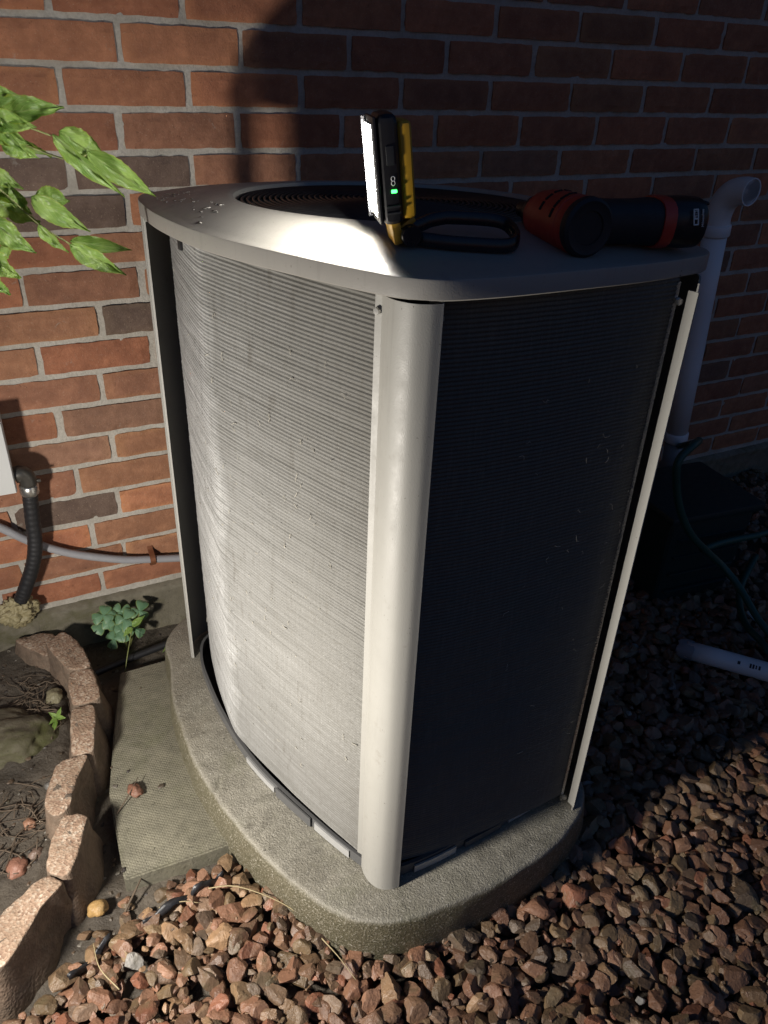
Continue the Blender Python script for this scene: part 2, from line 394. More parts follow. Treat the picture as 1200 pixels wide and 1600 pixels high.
def brick_mesh(k):
    """front face 12 x 4 with worn, slightly broken arrises, then four sides running back into the wall"""
    r_ = random.Random(k+50); NX_, NZ_ = 12, 4; W_, H_ = .2040, .0565; V = []; F = []
    for j in range(NZ_+1):
        for i in range(NX_+1):
            x = (i/NX_-.5)*W_; z = (j/NZ_-.5)*H_; e = (i in (0, NX_)) or (j in (0, NZ_))
            y = r_.uniform(-.0004, .0004) + (.0016+(r_.random() < .12)*.0022 if e else 0)
            if i in (0, NX_): x += r_.uniform(-.0007, .0007)-math.copysign(.0010*(r_.random() < .15), x)
            if j in (0, NZ_): z += r_.uniform(-.0007, .0007)-math.copysign(.0010*(r_.random() < .15), z)
            if e and i in (0, NX_) and j in (0, NZ_): y += r_.uniform(0, .003); x *= .992; z *= .985
            V.append((x, y, z))
    idx = lambda i, j: j*(NX_+1)+i
    F = [(idx(i, j), idx(i+1, j), idx(i+1, j+1), idx(i, j+1)) for j in range(NZ_) for i in range(NX_)]
    loop = [idx(i, 0) for i in range(NX_)]+[idx(NX_, j) for j in range(NZ_)]+[idx(i, NZ_) for i in range(NX_, 0, -1)]+[idx(0, j) for j in range(NZ_, 0, -1)]
    b = len(V); V += [(V[q][0]*1.004, .06, V[q][2]*1.008) for q in loop]; n = len(loop)
    F += [(loop[q], b+q, b+(q+1) % n, loop[(q+1) % n]) for q in range(n)]
    me = mesh('brick', V, F); return me
bmeshes = [brick_mesh(k) for k in range(14)]
for m in bmeshes: m.materials.append(M_brick)
dark_set = {(6, -1), (5, -1), (5, 0), (8, 0), (8, -1)}
rest = Join(); rest_t = []
for c in range(-17, 18):
    zt, zb_ = bed(c-1), bed(c)
    off = (DX[c] if 0 <= c < 18 else random.uniform(-.012, .012)) + (0 if c % 2 else .5*LB)
    for k in range(-14, 20):
        xc = off + (k+.5)*LB; zc = (zt+zb_)/2
        u, v = px((xc, 0, zc)); inview = -150 < u < 1330 and -60 < v < 1000 and -.75 < xc < 2.4
        tint = random.choice(tints if random.random() < .14 else tints[:5]); br = random.uniform(.85, 1.12)
        if c in (4, 5) and k == -1: tint = tints[6]; br = 1
        if c in (8, 10, 12) and k in (-1, 0): tint = random.choice(tints[3:7])
        tint = (tint[0]*br*1.24, tint[1]*br*1.20, tint[2]*br*1.20)
        me = random.choice(bmeshes); hs = (zt-zb_-.0112)/.0565
        pos = Vector((xc+random.uniform(-.002, .002), random.uniform(-.0015, .0015), zc+random.uniform(-.0008, .0008)))
        ry = random.uniform(-.004, .004); sx = random.uniform(.993, 1.004)
        if inview:
            o = link('brick', me, None, wall); o.location = pos; o.rotation_euler = (0, ry, 0); o.scale = (sx, 1, hs)
            o.color = (*tint, 1)
        elif -2.6 < xc < 3.9:
            co = [Vector((v2.co.x*sx, v2.co.y, v2.co.z*hs))+pos for v2 in me.vertices]
            fs = [tuple(p.vertices) for p in me.polygons]; rest.add(co, fs); rest_t += [tint]*len(co)
ro = rest.build('brick_run', M_brickj, wall, False); ro['kind'] = 'stuff'
ca = ro.data.color_attributes.new('tint', 'FLOAT_COLOR', 'POINT'); ca.data.foreach_set('color', [x for t in rest_t for x in (*t, 1)])
# mortar bed: one rough sheet 5 mm behind the brick faces
mj = Join(); nx, nz = 420, 160
def mort(x, z): return .0052 + .0022*noise.noise(Vector((x*70, 3, z*70))) + .0014*noise.noise(Vector((x*210, 9, z*210)))
xs = np.linspace(-.9, 2.5, nx); zs = np.linspace(.09, 1.45, nz)
mj.add([(x, mort(x, z), z) for z in zs for x in xs], [(j*nx+i, j*nx+i+1, (j+1)*nx+i+1, (j+1)*nx+i) for j in range(nz-1) for i in range(nx-1)])
mj.add([(-2.6, .02, .09), (3.9, .02, .09), (3.9, .02, 2.45), (-2.6, .02, 2.45)], [(0, 1, 2, 3)])
mj.build('mortar', M_mortar, wall)
# foundation below the lowest course
fj = Join(); nx, nz = 300, 14
xs = np.linspace(-2.6, 3.9, nx); zs = np.linspace(-.06, .095, nz)
def fz(x, z): return -.016 + .006*noise.noise(Vector((x*14, 1, z*14))) + .003*noise.noise(Vector((x*50, 5, z*50)))
V = [(x, fz(x, z), z) for z in zs for x in xs] + [(x, .02, .097) for x in xs]
fj.add(V, [(j*nx+i, j*nx+i+1, (j+1)*nx+i+1, (j+1)*nx+i) for j in range(nz) for i in range(nx-1)])
fo = fj.build('foundation', M_found, wall); fo['label'] = 'rough stained concrete foundation strip under the bricks'

M_blocker = plain('sky_blocker_paint', (.30, .28, .25), .6)
box('added_sky_blocker', (.65, -.24, 2.47), (6.6, .62, .05), M_blocker, wall, None, .004)  # unseen overhang, added to cut sky light on the wall and ground
# ------------------------------------------------------------------ concrete pad
pad_top = [(-.085, -.20), (-.100, -.294), (-.118, -.397), (-.120, -.54), (-.105, -.656), (-.075, -.774), (-.036, -.873), (.002, -.935), (.040, -.969), (.094, -.990), (.180, -.998), (.278, -.996), (.355, -.985), (.418, -.966), (.468, -.938), (.500, -.895), (.515, -.82), (.53, -.60), (.53, -.35), (.52, -.2), (.45, -.13), (.2, -.11), (-.0, -.13)]
po = spline([(x, y, 0) for x, y in pad_top], 160, True); PN = len(po)
pc = Vector((.245, -.56, 0))
def pad_ring(inset, z, wob=0):
    out = []
    for i, p in enumerate(po):
        d = (p-pc).normalized(); w = wob*noise.noise(Vector((p.x*25, p.y*25, z*40)))
        out.append((p.x-d.x*(inset+w), p.y-d.y*(inset+w), z + wob*.5*noise.noise(Vector((p.x*31, p.y*31, 4)))))
    return out
rings = [pad_ring(-.006, -.04, .003), pad_ring(-.006, .0, .003), pad_ring(-.005, .04, .003), pad_ring(-.003, .07, .003), pad_ring(-.001, .080, .002), pad_ring(.0005, .0870, .0015), pad_ring(.004, .0896, .001), pad_ring(.009, .09, .0006), pad_ring(.03, .09, .0005), pad_ring(.08, .09, .0004), pad_ring(.16, .09, .0002)]
V = [p for r in rings for p in r] + [(pc.x, pc.y, .09)]
F = [(j*PN+i, j*PN+(i+1) % PN, (j+1)*PN+(i+1) % PN, (j+1)*PN+i) for j in range(len(rings)-1) for i in range(PN)]
L0 = (len(rings)-1)*PN; F += [(L0+i, L0+(i+1) % PN, len(V)-1) for i in range(PN)]
tag(link('concrete_pad', mesh('concrete_pad', V, F, True), M_pad), 'rounded concrete pad under the air conditioner', 'concrete pad')

# paver slab left of the pad
pv = [(-.276, -.694), (-.150, -.700), (-.040, -.703), (-.02, -.45), (-.03, -.185), (-.190, -.188), (-.232, -.35), (-.268, -.507)]
bm = bmesh.new(); b0 = [bm.verts.new((x, y, .021)) for x, y in pv]; f = bm.faces.new(b0)
r = bmesh.ops.extrude_face_region(bm, geom=[f])
bmesh.ops.translate(bm, vec=(0, 0, -.05), verts=[v for v in r['geom'] if isinstance(v, bmesh.types.BMVert)])
bmesh.ops.bevel(bm, geom=list(bm.edges), offset=.003, segments=2, affect='EDGES')
tag(link('paving_slab', bm_mesh('paving_slab', bm, True, .6), M_paver), 'weathered paving slab with a woven texture beside the concrete pad', 'paving slab')

# ------------------------------------------------------------------ edging blocks
blocks = [
 ([(-.385, -.035), (-.345, -.030), (-.315, -.038), (-.290, -.082), (-.327, -.120)], .062, 'brown scalloped edging block nearest the brick wall'),
 ([(-.324, -.102), (-.284, -.075), (-.263, -.115), (-.251, -.177), (-.246, -.221), (-.290, -.214)], .085, 'curved pink edging block second from the wall'),
 ([(-.291, -.2175), (-.246, -.224), (-.243, -.317), (-.297, -.318)], .083, 'pink edging block third from the wall with black specks'),
 ([(-.299, -.3215), (-.257, -.3285), (-.278, -.452), (-.316, -.443)], .081, 'straight pink edging block beside the mossy rock'),
 ([(-.286, -.456), (-.322, -.512), (-.333, -.556), (-.354, -.573), (-.372, -.55), (-.367, -.515), (-.341, -.449)], .080, 'cracked tilted edging block with a broken corner'),
 ([(-.346, -.578), (-.306, -.592), (-.319, -.616), (-.343, -.68), (-.354, -.700), (-.384, -.676), (-.379, -.657), (-.361, -.603)], .086, 'edging block in front of the cracked one'),
 ([(-.388, -.681), (-.359, -.707), (-.400, -.736), (-.438, -.792), (-.458, -.812), (-.50, -.79), (-.453, -.726)], .088, 'nearest edging block at the lower left edge')]
for pts, zt, lab in blocks:
    n = len(pts); c = Vector((sum(p[0] for p in pts)/n, sum(p[1] for p in pts)/n, 0))
    loop = []
    for i in range(n):
        a = Vector((*pts[i], 0)); b = Vector((*pts[(i+1) % n], 0)); m = max(1, int((b-a).length/.009))
        loop += [a.lerp(b, k/m) for k in range(m)]
    for _ in range(2): loop = [loop[i]*.5+(loop[i-1]+loop[(i+1) % len(loop)])*.25 for i in range(len(loop))]
    n = len(loop); V = []; F = []
    tx, ty = (random.uniform(-.05, .05), random.uniform(-.03, .03))
    for ins, z in ((-.026, -.03), (-.020, .0), (-.006, .045), (-.003, zt-.0035), (-.0016, zt-.0008), (.002, zt), (.016, zt)):
        for p in loop:
            d = (p-c); ll = d.length; q = p - d/ll*min(ins, ll*.5)
            w = .0022*noise.noise(Vector((q.x*60, q.y*60, z*60))) + .002*noise.noise(Vector((q.x*160, q.y*160, z*160)))
            V.append((q.x+d.x/ll*w, q.y+d.y/ll*w, z + (w if z > zt-.01 else 0) + (tx*(q.x-c.x)+ty*(q.y-c.y))*(1 if z > .03 else 0)))
    for j in range(6):
        for i in range(n): F.append((j*n+i, j*n+(i+1) % n, (j+1)*n+(i+1) % n, (j+1)*n+i))
    V.append((c.x, c.y, zt)); F += [(6*n+i, 6*n+(i+1) % n, len(V)-1) for i in range(n)]
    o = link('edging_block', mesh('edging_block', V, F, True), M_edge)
    tag(o, lab, 'edging block', 'edging blocks around the soil bed')

# ------------------------------------------------------------------ air conditioner
AC = empty('air_conditioner', (.245, -.56, .09), 0, 'beige outdoor air conditioner unit with bare curved coils and rounded corner posts', 'air conditioner')
AP = Vector(AC.location)
def ac(name, me, mat, parent=None):
    o = link(name, me, mat, parent or AC)
    if parent is None: o.matrix_parent_inverse = Matrix.Translation(-AP)
    return o
def lidz(x, y, o=0): return .97491 - .021636*x - .035916*y + o
lid_pts = [(-.026, -.235), (-.056, -.30), (-.065, -.40), (-.065, -.48), (-.056, -.58), (-.039, -.66), (-.014, -.735), (.022, -.826), (.052, -.891), (.070, -.919), (.102, -.939), (.17, -.943), (.26, -.937), (.37, -.926), (.460, -.908), (.500, -.892), (.524, -.860), (.534, -.80), (.540, -.65), (.532, -.5), (.51, -.38), (.465, -.29), (.40, -.235), (.30, -.205), (.15, -.195), (.05, -.203)]
lo = spline([(x, y, 0) for x, y in lid_pts], 260, True)
FC = Vector((.245, -.565, 0)); RG = .226
# resample by angle about the fan centre
ang = [(math.atan2(p.y-FC.y, p.x-FC.x), (p-FC).length) for p in lo]; ang.sort()
NA = 240; th = np.linspace(-math.pi, math.pi, NA, endpoint=False)
rad = np.interp(th, [a for a, _ in ang], [r_ for _, r_ in ang], period=2*math.pi)
def lid_h(s): return .022 + .026*(1-(1-s)**1.6)
prof = [('o', -.012, .004), ('o', -.002, .0005), ('o', 0, .002), ('o', 0, .0195), ('o', -.0007, .0212), ('o', -.0022, .022)]
V = []; F = []
def addring(fn):
    for a, r_ in zip(th, rad): V.append(fn(a, r_))
def mk(off, o): return lambda a, r_: (FC.x+(r_+off)*math.cos(a), FC.y+(r_+off)*math.sin(a), lidz(FC.x+(r_+off)*math.cos(a), FC.y+(r_+off)*math.sin(a), o))
for _, off, o in prof: addring(mk(off, o))
for s in (.04, .1, .2, .35, .5, .65, .8, .92, 1.0):
    def fn(a, r_, s=s):
        r2_ = (r_-.004)*(1-s)+RG*s; x = FC.x+r2_*math.cos(a); y = FC.y+r2_*math.sin(a); return (x, y, lidz(x, y, lid_h(s)))
    addring(fn)
for rr, o in ((RG-.003, .047), (RG-.005, .043), (RG-.006, -.03)):
    addring(lambda a, r_, rr=rr, o=o: (FC.x+rr*math.cos(a), FC.y+rr*math.sin(a), lidz(FC.x+rr*math.cos(a), FC.y+rr*math.sin(a), o)))
nr = len(V)//NA
F = [(j*NA+i, j*NA+(i+1) % NA, (j+1)*NA+(i+1) % NA, (j+1)*NA+i) for j in range(nr-1) for i in range(NA)]
bml = bmesh.new(); mel = mesh('lid', V, F); bml.from_mesh(mel); bpy.data.meshes.remove(mel)
lid = ac('lid', bm_mesh('lid', bml, True, .42), M_lid)
def lid_top(x, y):
    a = math.atan2(y-FC.y, x-FC.x); r_ = float(np.interp(a, th, rad, period=2*math.pi)); d = math.hypot(x-FC.x, y-FC.y)
    s = min(max((r_-.004-d)/(r_-.004-RG), 0), 1); return lidz(x, y, lid_h(s))
# fan grille: concentric wires and spokes, with a dark shroud below
g = Join()
for i in range(27):
    rr = .022 + i*.0076
    o = .040 - .012*(rr/RG)**2*0 + .008*(1-(rr/RG)**2)
    g.add(*tube_geo([(FC.x+rr*math.cos(a), FC.y+rr*math.sin(a), lidz(FC.x+rr*math.cos(a), FC.y+rr*math.sin(a), o)) for a in np.linspace(0, 2*math.pi, 73)], .0019, 6, False))
for k in range(8):
    a = 2*math.pi*(k+.3)/8
    g.add(*tube_geo([(FC.x+rr*math.cos(a), FC.y+rr*math.sin(a), lidz(FC.x+rr*math.cos(a), FC.y+rr*math.sin(a), .037+.008*(1-(rr/RG)**2))) for rr in np.linspace(.018, RG-.004, 9)], .002, 5))
gr = g.build('fan_grille', M_wire, AC); gr.matrix_parent_inverse = Matrix.Translation(-AP); gr['label'] = 'black concentric wire fan grille sunk in the lid'
sh = Join(); ths = np.linspace(0, 2*math.pi, 64, endpoint=False)
sh.add([(FC.x+.222*math.cos(a), FC.y+.222*math.sin(a), lidz(FC.x+.222*math.cos(a), FC.y+.222*math.sin(a), -.03)) for a in ths], [tuple(range(64))])
so = sh.build('fan_shroud', M_dark, AC, False); so.matrix_parent_inverse = Matrix.Translation(-AP)
bmh = bmesh.new(); bmesh.ops.create_cone(bmh, segments=32, radius1=.055, radius2=.05, depth=.03, cap_ends=True)
bmesh.ops.translate(bmh, vec=(FC.x, FC.y, lidz(FC.x, FC.y, .012)), verts=bmh.verts); ac('fan_motor', bm_mesh('fan_motor', bmh, True, .6), M_dark)

# body outline a little inside the lid; helper to walk it
body = []
for a, r_ in zip(th, rad): body.append(Vector((FC.x+(r_-.006)*math.cos(a), FC.y+(r_-.006)*math.sin(a), 0)))
def sheet(curve, z0, z1, thick=0.0015):
    """vertical sheet along an open plan curve from z0 to z1 (functions of x,y), with thickness"""
    C = [Vector((x, y, 0)) for x, y in curve]; n = len(C); N = []
    for i in range(n):
        t = (C[min(i+1, n-1)]-C[max(i-1, 0)]).normalized(); N.append(Vector((-t.y, t.x, 0)))
    V = []; F = []
    for side in (0, 1):
        for z in (z0, z1):
            for i in range(n):
                q = C[i]+N[i]*thick*side; V.append((q.x, q.y, z(q.x, q.y)))
    A, B_, C_, D = 0, n, 2*n, 3*n
    for i in range(n-1):
        F += [(A+i, A+i+1, B_+i+1, B_+i), (C_+i+1, C_+i, D+i, D+i+1), (B_+i, B_+i+1, D+i+1, D+i), (A+i+1, A+i, C_+i, C_+i+1)]
    F += [(A, B_, D, C_), (A+n-1, C_+n-1, D+n-1, B_+n-1)]
    return V, F
ZB = .0905
top = lambda o: (lambda x, y: lidz(x, y, o)); flat = lambda z: (lambda x, y: z)
def post(name, pts, label=None, n=40, z0=ZB+.001, zt=-.002, mat=None, thick=.0018):
    c = [(p.x, p.y) for p in spline([(x, y, 0) for x, y in pts], n)]
    V, F = sheet(c, flat(z0), top(zt), thick)
    bm = bmesh.new(); me = mesh(name, V, F); bm.from_mesh(me); bpy.data.meshes.remove(me)
    o = ac(name, bm_mesh(name, bm, True, .5), mat or M_cream)
    if label: o['label'] = label
    return o
def sharp(name, pts, label=None, z0=ZB+.001, zt=-.002, mat=None, thick=.0018):
    V, F = sheet(pts, flat(z0), top(zt), thick)
    bm = bmesh.new(); me = mesh(name, V, F); bm.from_mesh(me); bpy.data.meshes.remove(me)
    return ac(name, bm_mesh(name, bm, True, .5), mat or M_cream)
# front post: broad rounded, with side flanges
fp = post('corner_post', [(.0665, -.8805), (.0645, -.896), (.067, -.913), (.076, -.928), (.090, -.9355), (.1045, -.9375)], 'broad rounded beige corner post facing the camera')
def add_to(par, name, me, mat):
    o = link(name, me, mat, par); return o
def sub_sheet(par, name, pts, z0, zt, mat, thick=.0015):
    V, F = sheet(pts, flat(z0), top(zt), thick); return add_to(par, name, mesh(name, V, F), mat)
sub_sheet(fp, 'flange', [(.0625, -.8730), (.0668, -.8800)], ZB+.03, -.001, M_cream)
sub_sheet(fp, 'flange', [(.1055, -.9365), (.1075, -.9080)], ZB+.006, -.001, M_cream)
# left rear post: narrow face and a return flange that shows as a pale strip
lp = post('corner_post', [(-.0500, -.285), (-.0485, -.272), (-.042, -.252), (-.026, -.228), (.0, -.212), (.03, -.206)], 'narrow pale rear post at the left edge of the unit')
sub_sheet(lp, 'flange', [(-.0500, -.2865), (-.0465, -.2875)], ZB+.001, -.002, M_cream)
# right front post: flange facing left catches the lamp, rounded face beyond it
rp = post('corner_post', [(.4435, -.9375), (.463, -.9205), (.482, -.901), (.496, -.874), (.504, -.84), (.507, -.80)], 'right front corner post in shadow', z0=ZB+.001)
fl = sub_sheet(rp, 'flange', [(.4412, -.9258), (.4425, -.9400)], ZB+.012, -.012, M_cream, .002); fl['label'] = 'bright pale flange strip lit from the left'
post('corner_post', [(.545, -.50), (.525, -.40), (.47, -.295), (.40, -.243)])
sub_sheet(rp, 'bracket', [(.4345, -.9135), (.4385, -.9150)], ZB+.004, -.004, M_steel, .0012)
# screws
def screw(par, P, d, r_=.0042):
    bm = bmesh.new(); bmesh.ops.create_cone(bm, segments=6, radius1=r_, radius2=r_*.85, depth=.004, cap_ends=True)
    q = Vector(d).to_track_quat('Z', 'Y').to_matrix().to_4x4()
    bmesh.ops.transform(bm, matrix=Matrix.Translation(P) @ q, verts=bm.verts)
    return add_to(par, 'screw', bm_mesh('screw', bm), M_steel)
screw(fp, (.0625, -.8775, lidz(.056, -.87, -.020)), (-.9, -.45, 0))
screw(fp, (.1140, -.918, lidz(.114, -.918, -.022)), (.4, -.9, 0))
screw(rp, (.4385, -.9185, lidz(.43, -.90, -.026)), (-.3, -.95, 0), .005)
screw(rp, (.4385, -.9185, ZB+.016), (-.3, -.95, 0), .005)
screw(lp, (-.0465, -.290, lidz(-.03, -.3, -.012)), (-.3, -.95, 0), .003)
# coils
def coil(name, pts, z0, zt, label, seed):
    c = spline([(x, y, 0) for x, y in pts], 110); n = len(c)
    N = []
    for i in range(n):
        t = (c[min(i+1, n-1)]-c[max(i-1, 0)]).normalized(); N.append(Vector((t.y, -t.x, 0)))
    pitch_ = .0052; H = (zt-z0); rows = int(H/pitch_)*5
    zz = np.linspace(z0, zt, rows+1)
    V = np.zeros((len(zz)*n, 3)); k = 0
    cx = np.array([p.x for p in c]); cy = np.array([p.y for p in c]); nxv = np.array([p.x for p in N]); nyv = np.array([p.y for p in N])
    s = np.arange(n)
    for j, z in enumerate(zz):
        w = np.array([noise.noise(Vector((seed+i*.11, z*3.0, 0))) for i in range(0, n, 6)])
        w = np.interp(s, np.arange(0, n, 6), w)
        ph = 2*math.pi*(z-z0)/pitch_ + .25*w
        rowk = int((z-z0)/pitch_+.5); rw = random.Random(rowk*31+int(seed)); ra = rw.uniform(.8, 1.12)
        ridge = .0023*ra*(.5+.5*np.cos(ph))**1.2
        am = .92+.2*w
        rowr = .0006*noise.noise(Vector((seed, z*151, 5)))
        d = ridge*am + rowr*.5 + .0008*w
        V[k:k+n, 0] = cx+nxv*d; V[k:k+n, 1] = cy+nyv*d; V[k:k+n, 2] = z; k += n
    F = [(j*n+i, j*n+i+1, (j+1)*n+i+1, (j+1)*n+i) for j in range(len(zz)-1) for i in range(n-1)]
    me = bpy.data.meshes.new(name); me.from_pydata(V.tolist(), [], F); me.update()
    me.polygons.foreach_set('use_smooth', [True]*len(me.polygons))
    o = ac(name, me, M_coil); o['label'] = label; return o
coilL = [(-.012, -.297), (-.0225, -.36), (-.0295, -.43), (-.0335, -.50), (-.0347, -.537), (-.0335, -.556), (-.0275, -.582), (-.012, -.637), (.0105, -.713), (.036, -.788), (.0685, -.8745)]
coilF = [(.106, -.906), (.16, -.914), (.22, -.9175), (.28, -.918), (.34, -.917), (.40, -.915), (.4365, -.912)]
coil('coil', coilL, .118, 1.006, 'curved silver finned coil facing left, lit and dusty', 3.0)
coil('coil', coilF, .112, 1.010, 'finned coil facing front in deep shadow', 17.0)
# dark inner shell
inn = [Vector((FC.x+(r_-.13)*math.cos(a), FC.y+(r_-.13)*math.sin(a), 0)) for a, r_ in zip(th, rad)]
V = [(p.x, p.y, .10) for p in inn]+[(p.x, p.y, lidz(p.x, p.y, -.004)) for p in inn]
ac('inner_shell', mesh('inner_shell', V, [(i, (i+1) % NA, NA+(i+1) % NA, NA+i) for i in range(NA)]), M_dark)
# base pan rim
def ring_part(name, i_off0, i_off1, z0, z1, mat, a0=None, a1=None, parent=None):
    idx = [i for i in range(NA) if (a0 is None or a0 <= th[i] <= a1)]
    V = []; F = []; n = len(idx)
    for off, z in ((i_off0, z0), (i_off0, z1), (i_off1, z1), (i_off1, z0)):
        for i in idx:
            r_ = rad[i]+off; V.append((FC.x+r_*math.cos(th[i]), FC.y+r_*math.sin(th[i]), z))
    cl = a0 is None
    for j in range(4):
        for i in range(n if cl else n-1):
            F.append((j*n+i, j*n+(i+1) % n, ((j+1) % 4)*n+(i+1) % n, ((j+1) % 4)*n+i))
    if not cl: F += [(0, n, 2*n, 3*n), (n-1, 4*n-1, 3*n-1, 2*n-1)]
    me = mesh(name, V, F)
    return ac(name, me, mat) if parent is None else add_to(parent, name, me, mat)
pan = ring_part('base_pan', -.022, -.028, ZB, ZB+.021, M_pan)
V = [(p.x, p.y, ZB+.004) for p in body]; ring_part('pan_floor', -.028, -.10, ZB+.001, ZB+.005, M_dark)
def angof(x, y): return math.atan2(y-FC.y, x-FC.x)
for (p, q_, off, z1, mt) in (((.058, -.87), (.012, -.79), -.0065, .016, M_strip), ((.012, -.788), (-.02, -.70), -.0045, .020, M_pan), ((-.021, -.698), (-.047, -.60), -.0065, .012, M_strip), ((-.048, -.597), (-.053, -.44), -.0085, .019, M_pan), ((.13, -.92), (.22, -.93), -.005, .015, M_strip), ((.235, -.93), (.32, -.925), -.005, .013, M_pan), ((.325, -.925), (.43, -.91), -.0065, .015, M_strip)):
    a, b = angof(*p), angof(*q_)
    a, b = min(a, b), max(a, b)
    if b-a > math.pi: continue
    off -= .0125
    ring_part('edge_strip', off, off-.003, ZB+.001, ZB+.001+z1, mt, a, b, pan)
# lint caught on the fins
lj = Join()
def lint(curve, zr, n, seed):
    rr = random.Random(seed); c = spline([(x, y, 0) for x, y in curve], 100)
    for _ in range(n):
        i = rr.randrange(6, len(c)-4); t = (c[i+1]-c[i-1]).normalized(); nn = Vector((t.y, -t.x, 0)); z = rr.uniform(*zr)
        P = c[i]+nn*.0026+Vector((0, 0, z)); path = [P]
        dv = t*rr.uniform(-1, 1)+Vector((0, 0, rr.uniform(-1, 1)))
        for k in range(rr.randrange(2, 6)):
            dv = (dv + t*rr.uniform(-1, 1)+Vector((0, 0, rr.uniform(-1.2, 1.2)))).normalized()
            path.append(path[-1]+dv*rr.uniform(.0012, .0035)+nn*rr.uniform(-.0006, .0009))
        lj.add(*tube_geo(path, rr.uniform(.0002, .0005), 4))
lint(coilL[5:], (.2, .93), 85, 1); lint(coilL[:5], (.15, .93), 14, 2); lint(coilF[2:], (.25, .92), 40, 3)
lo_ = lj.build('caught_lint', plain('lint', (.46, .43, .36), .8), AC); lo_.matrix_parent_inverse = Matrix.Translation(-AP); lo_['kind'] = 'stuff'
# wrinkles and water drops on the lid's left end
dj = Join(); rr = random.Random(5)
ico = bmesh.new(); bmesh.ops.create_icosphere(ico, subdivisions=1, radius=1); iv = [v.co.copy() for v in ico.verts]; ifc = [tuple(v.index for v in f.verts) for f in ico.faces]; ico.free()
for _ in range(60):
    a_, b_ = rr.choice([((-.02, -.42), .05), ((-.015, -.38), .04), ((-.02, -.57), .025)])
    x = a_[0]+rr.gauss(0, .016); y = a_[1]+rr.gauss(0, b_*.6); z = lid_top(x, y); sc = rr.uniform(.0012, .0035); an = rr.uniform(0, 3)
    if math.hypot(x-FC.x, y-FC.y) < RG+.006 or x < -.043: continue
    el = rr.uniform(1, 3)
    dj.add([(x+sc*(v.x*math.cos(an)*el-v.y*math.sin(an)), y+sc*(v.x*math.sin(an)*el+v.y*math.cos(an)), z+sc*.10*v.z) for v in iv], ifc)
do = dj.build('paint_blisters', M_lid, lid); do['kind'] = 'stuff'
# small black clip under the lid edge
box('clip', (-.0545, -.545, lidz(-.05, -.54, -.006)), (.004, .012, .012), M_rubber, lid, Matrix.Rotation(R(3), 3, 'Z'), .001).matrix_parent_inverse = Matrix()

# ------------------------------------------------------------------ work light on the lid
wx, wy = .098, -.838; wz = lid_top(wx, wy)
WLr = math.atan2(-.29, .957)
WL = empty('work_light', (wx, wy, wz), WLr, 'small yellow and black LED work light standing lit on the lid', 'work light')
# local axes: +x from the lamp face to its yellow back, y across, z up; body leans towards its face
lean = Matrix.Rotation(R(-7), 3, 'Y')
def axm(P, d): return Matrix.Translation(P) @ d.to_track_quat('Z', 'Y').to_matrix().to_4x4()
def wl(name, c, s, mat, bev=.003, parent=None, seg=3):
    o = box(name, Vector((0, 0, .02))+lean @ (Vector(c)-Vector((0, 0, .02))), s, mat, parent or WL, lean, bev, seg); return o
hs = wl('housing', (-.0035, 0, .072), (.021, .050, .100), M_tool, .0092)
wl('back_shell', (.0135, 0, .070), (.014, .042, .088), M_yellow, .0055)
wl('bezel', (-.0155, 0, .072), (.003, .048, .096), M_tool, .0012)
lens = wl('reflector_board', (-.0178, 0, .072), (.0016, .040, .084), M_print, .0006)
wl('added_shade_lip', (-.0190, .0225, .072), (.0055, .003, .094), M_tool, .0008)  # lip added on one side to block LED light from the wall
for iy in (-1, 1):
    for iz in range(7):
        P = Vector((0, 0, .02))+lean @ (Vector((-.0184, iy*.0125, .037+iz*.0117))-Vector((0, 0, .02)))
        lathe('led', [(.0056, 0), (.0055, .0006), (.0045, .0010), (0, .0011)], M_led, lens, 12, axm(P, lean @ Vector((-1, 0, 0))))
wl('switch', (-.0030, -.0252, .086), (.008, .002, .017), M_grip, .0008, hs)
wl('rib', (-.0030, -.0252, .040), (.014, .0015, .002), M_grip, .0004, hs)
wl('rib', (-.0030, -.0252, .034), (.014, .0015, .002), M_grip, .0004, hs)
wl('indicator_light', (-.0015, -.0256, .054), (.0055, .0014, .003), M_green, .0006, hs)
# printed symbol: two linked rings
sy = Join()
for dz_ in (.0655, .0615):
    pts = [Vector((-.0018+.0018*math.cos(a), -.0256, dz_+.0021*math.sin(a))) for a in np.linspace(0, 2*math.pi, 15)]
    sy.add(*tube_geo([Vector((0, 0, .02))+lean @ (p-Vector((0, 0, .02))) for p in pts], .0004, 5, False))
sy.build('symbol', M_print, hs)
# hinge yoke and barrel
yk = bmesh.new(); box_bm(yk, (.0005, 0, .014), (.010, .040, .024), Matrix.Rotation(R(-14), 3, 'Y'), .003); box_bm(yk, (.0125, 0, .022), (.016, .030, .006), Matrix.Rotation(R(-38), 3, 'Y'), .002)
link('hinge_yoke', bm_mesh('hinge_yoke', yk, True, .6), M_yellow, WL)
lathe('hinge_barrel', [(0, -.026), (.0095, -.026), (.0105, -.024), (.0105, .024), (.0095, .026), (0, .026)], M_hook, WL, 24, Matrix.Translation((.0145, 0, .0115)) @ Matrix.Rotation(R(90), 4, 'X'))
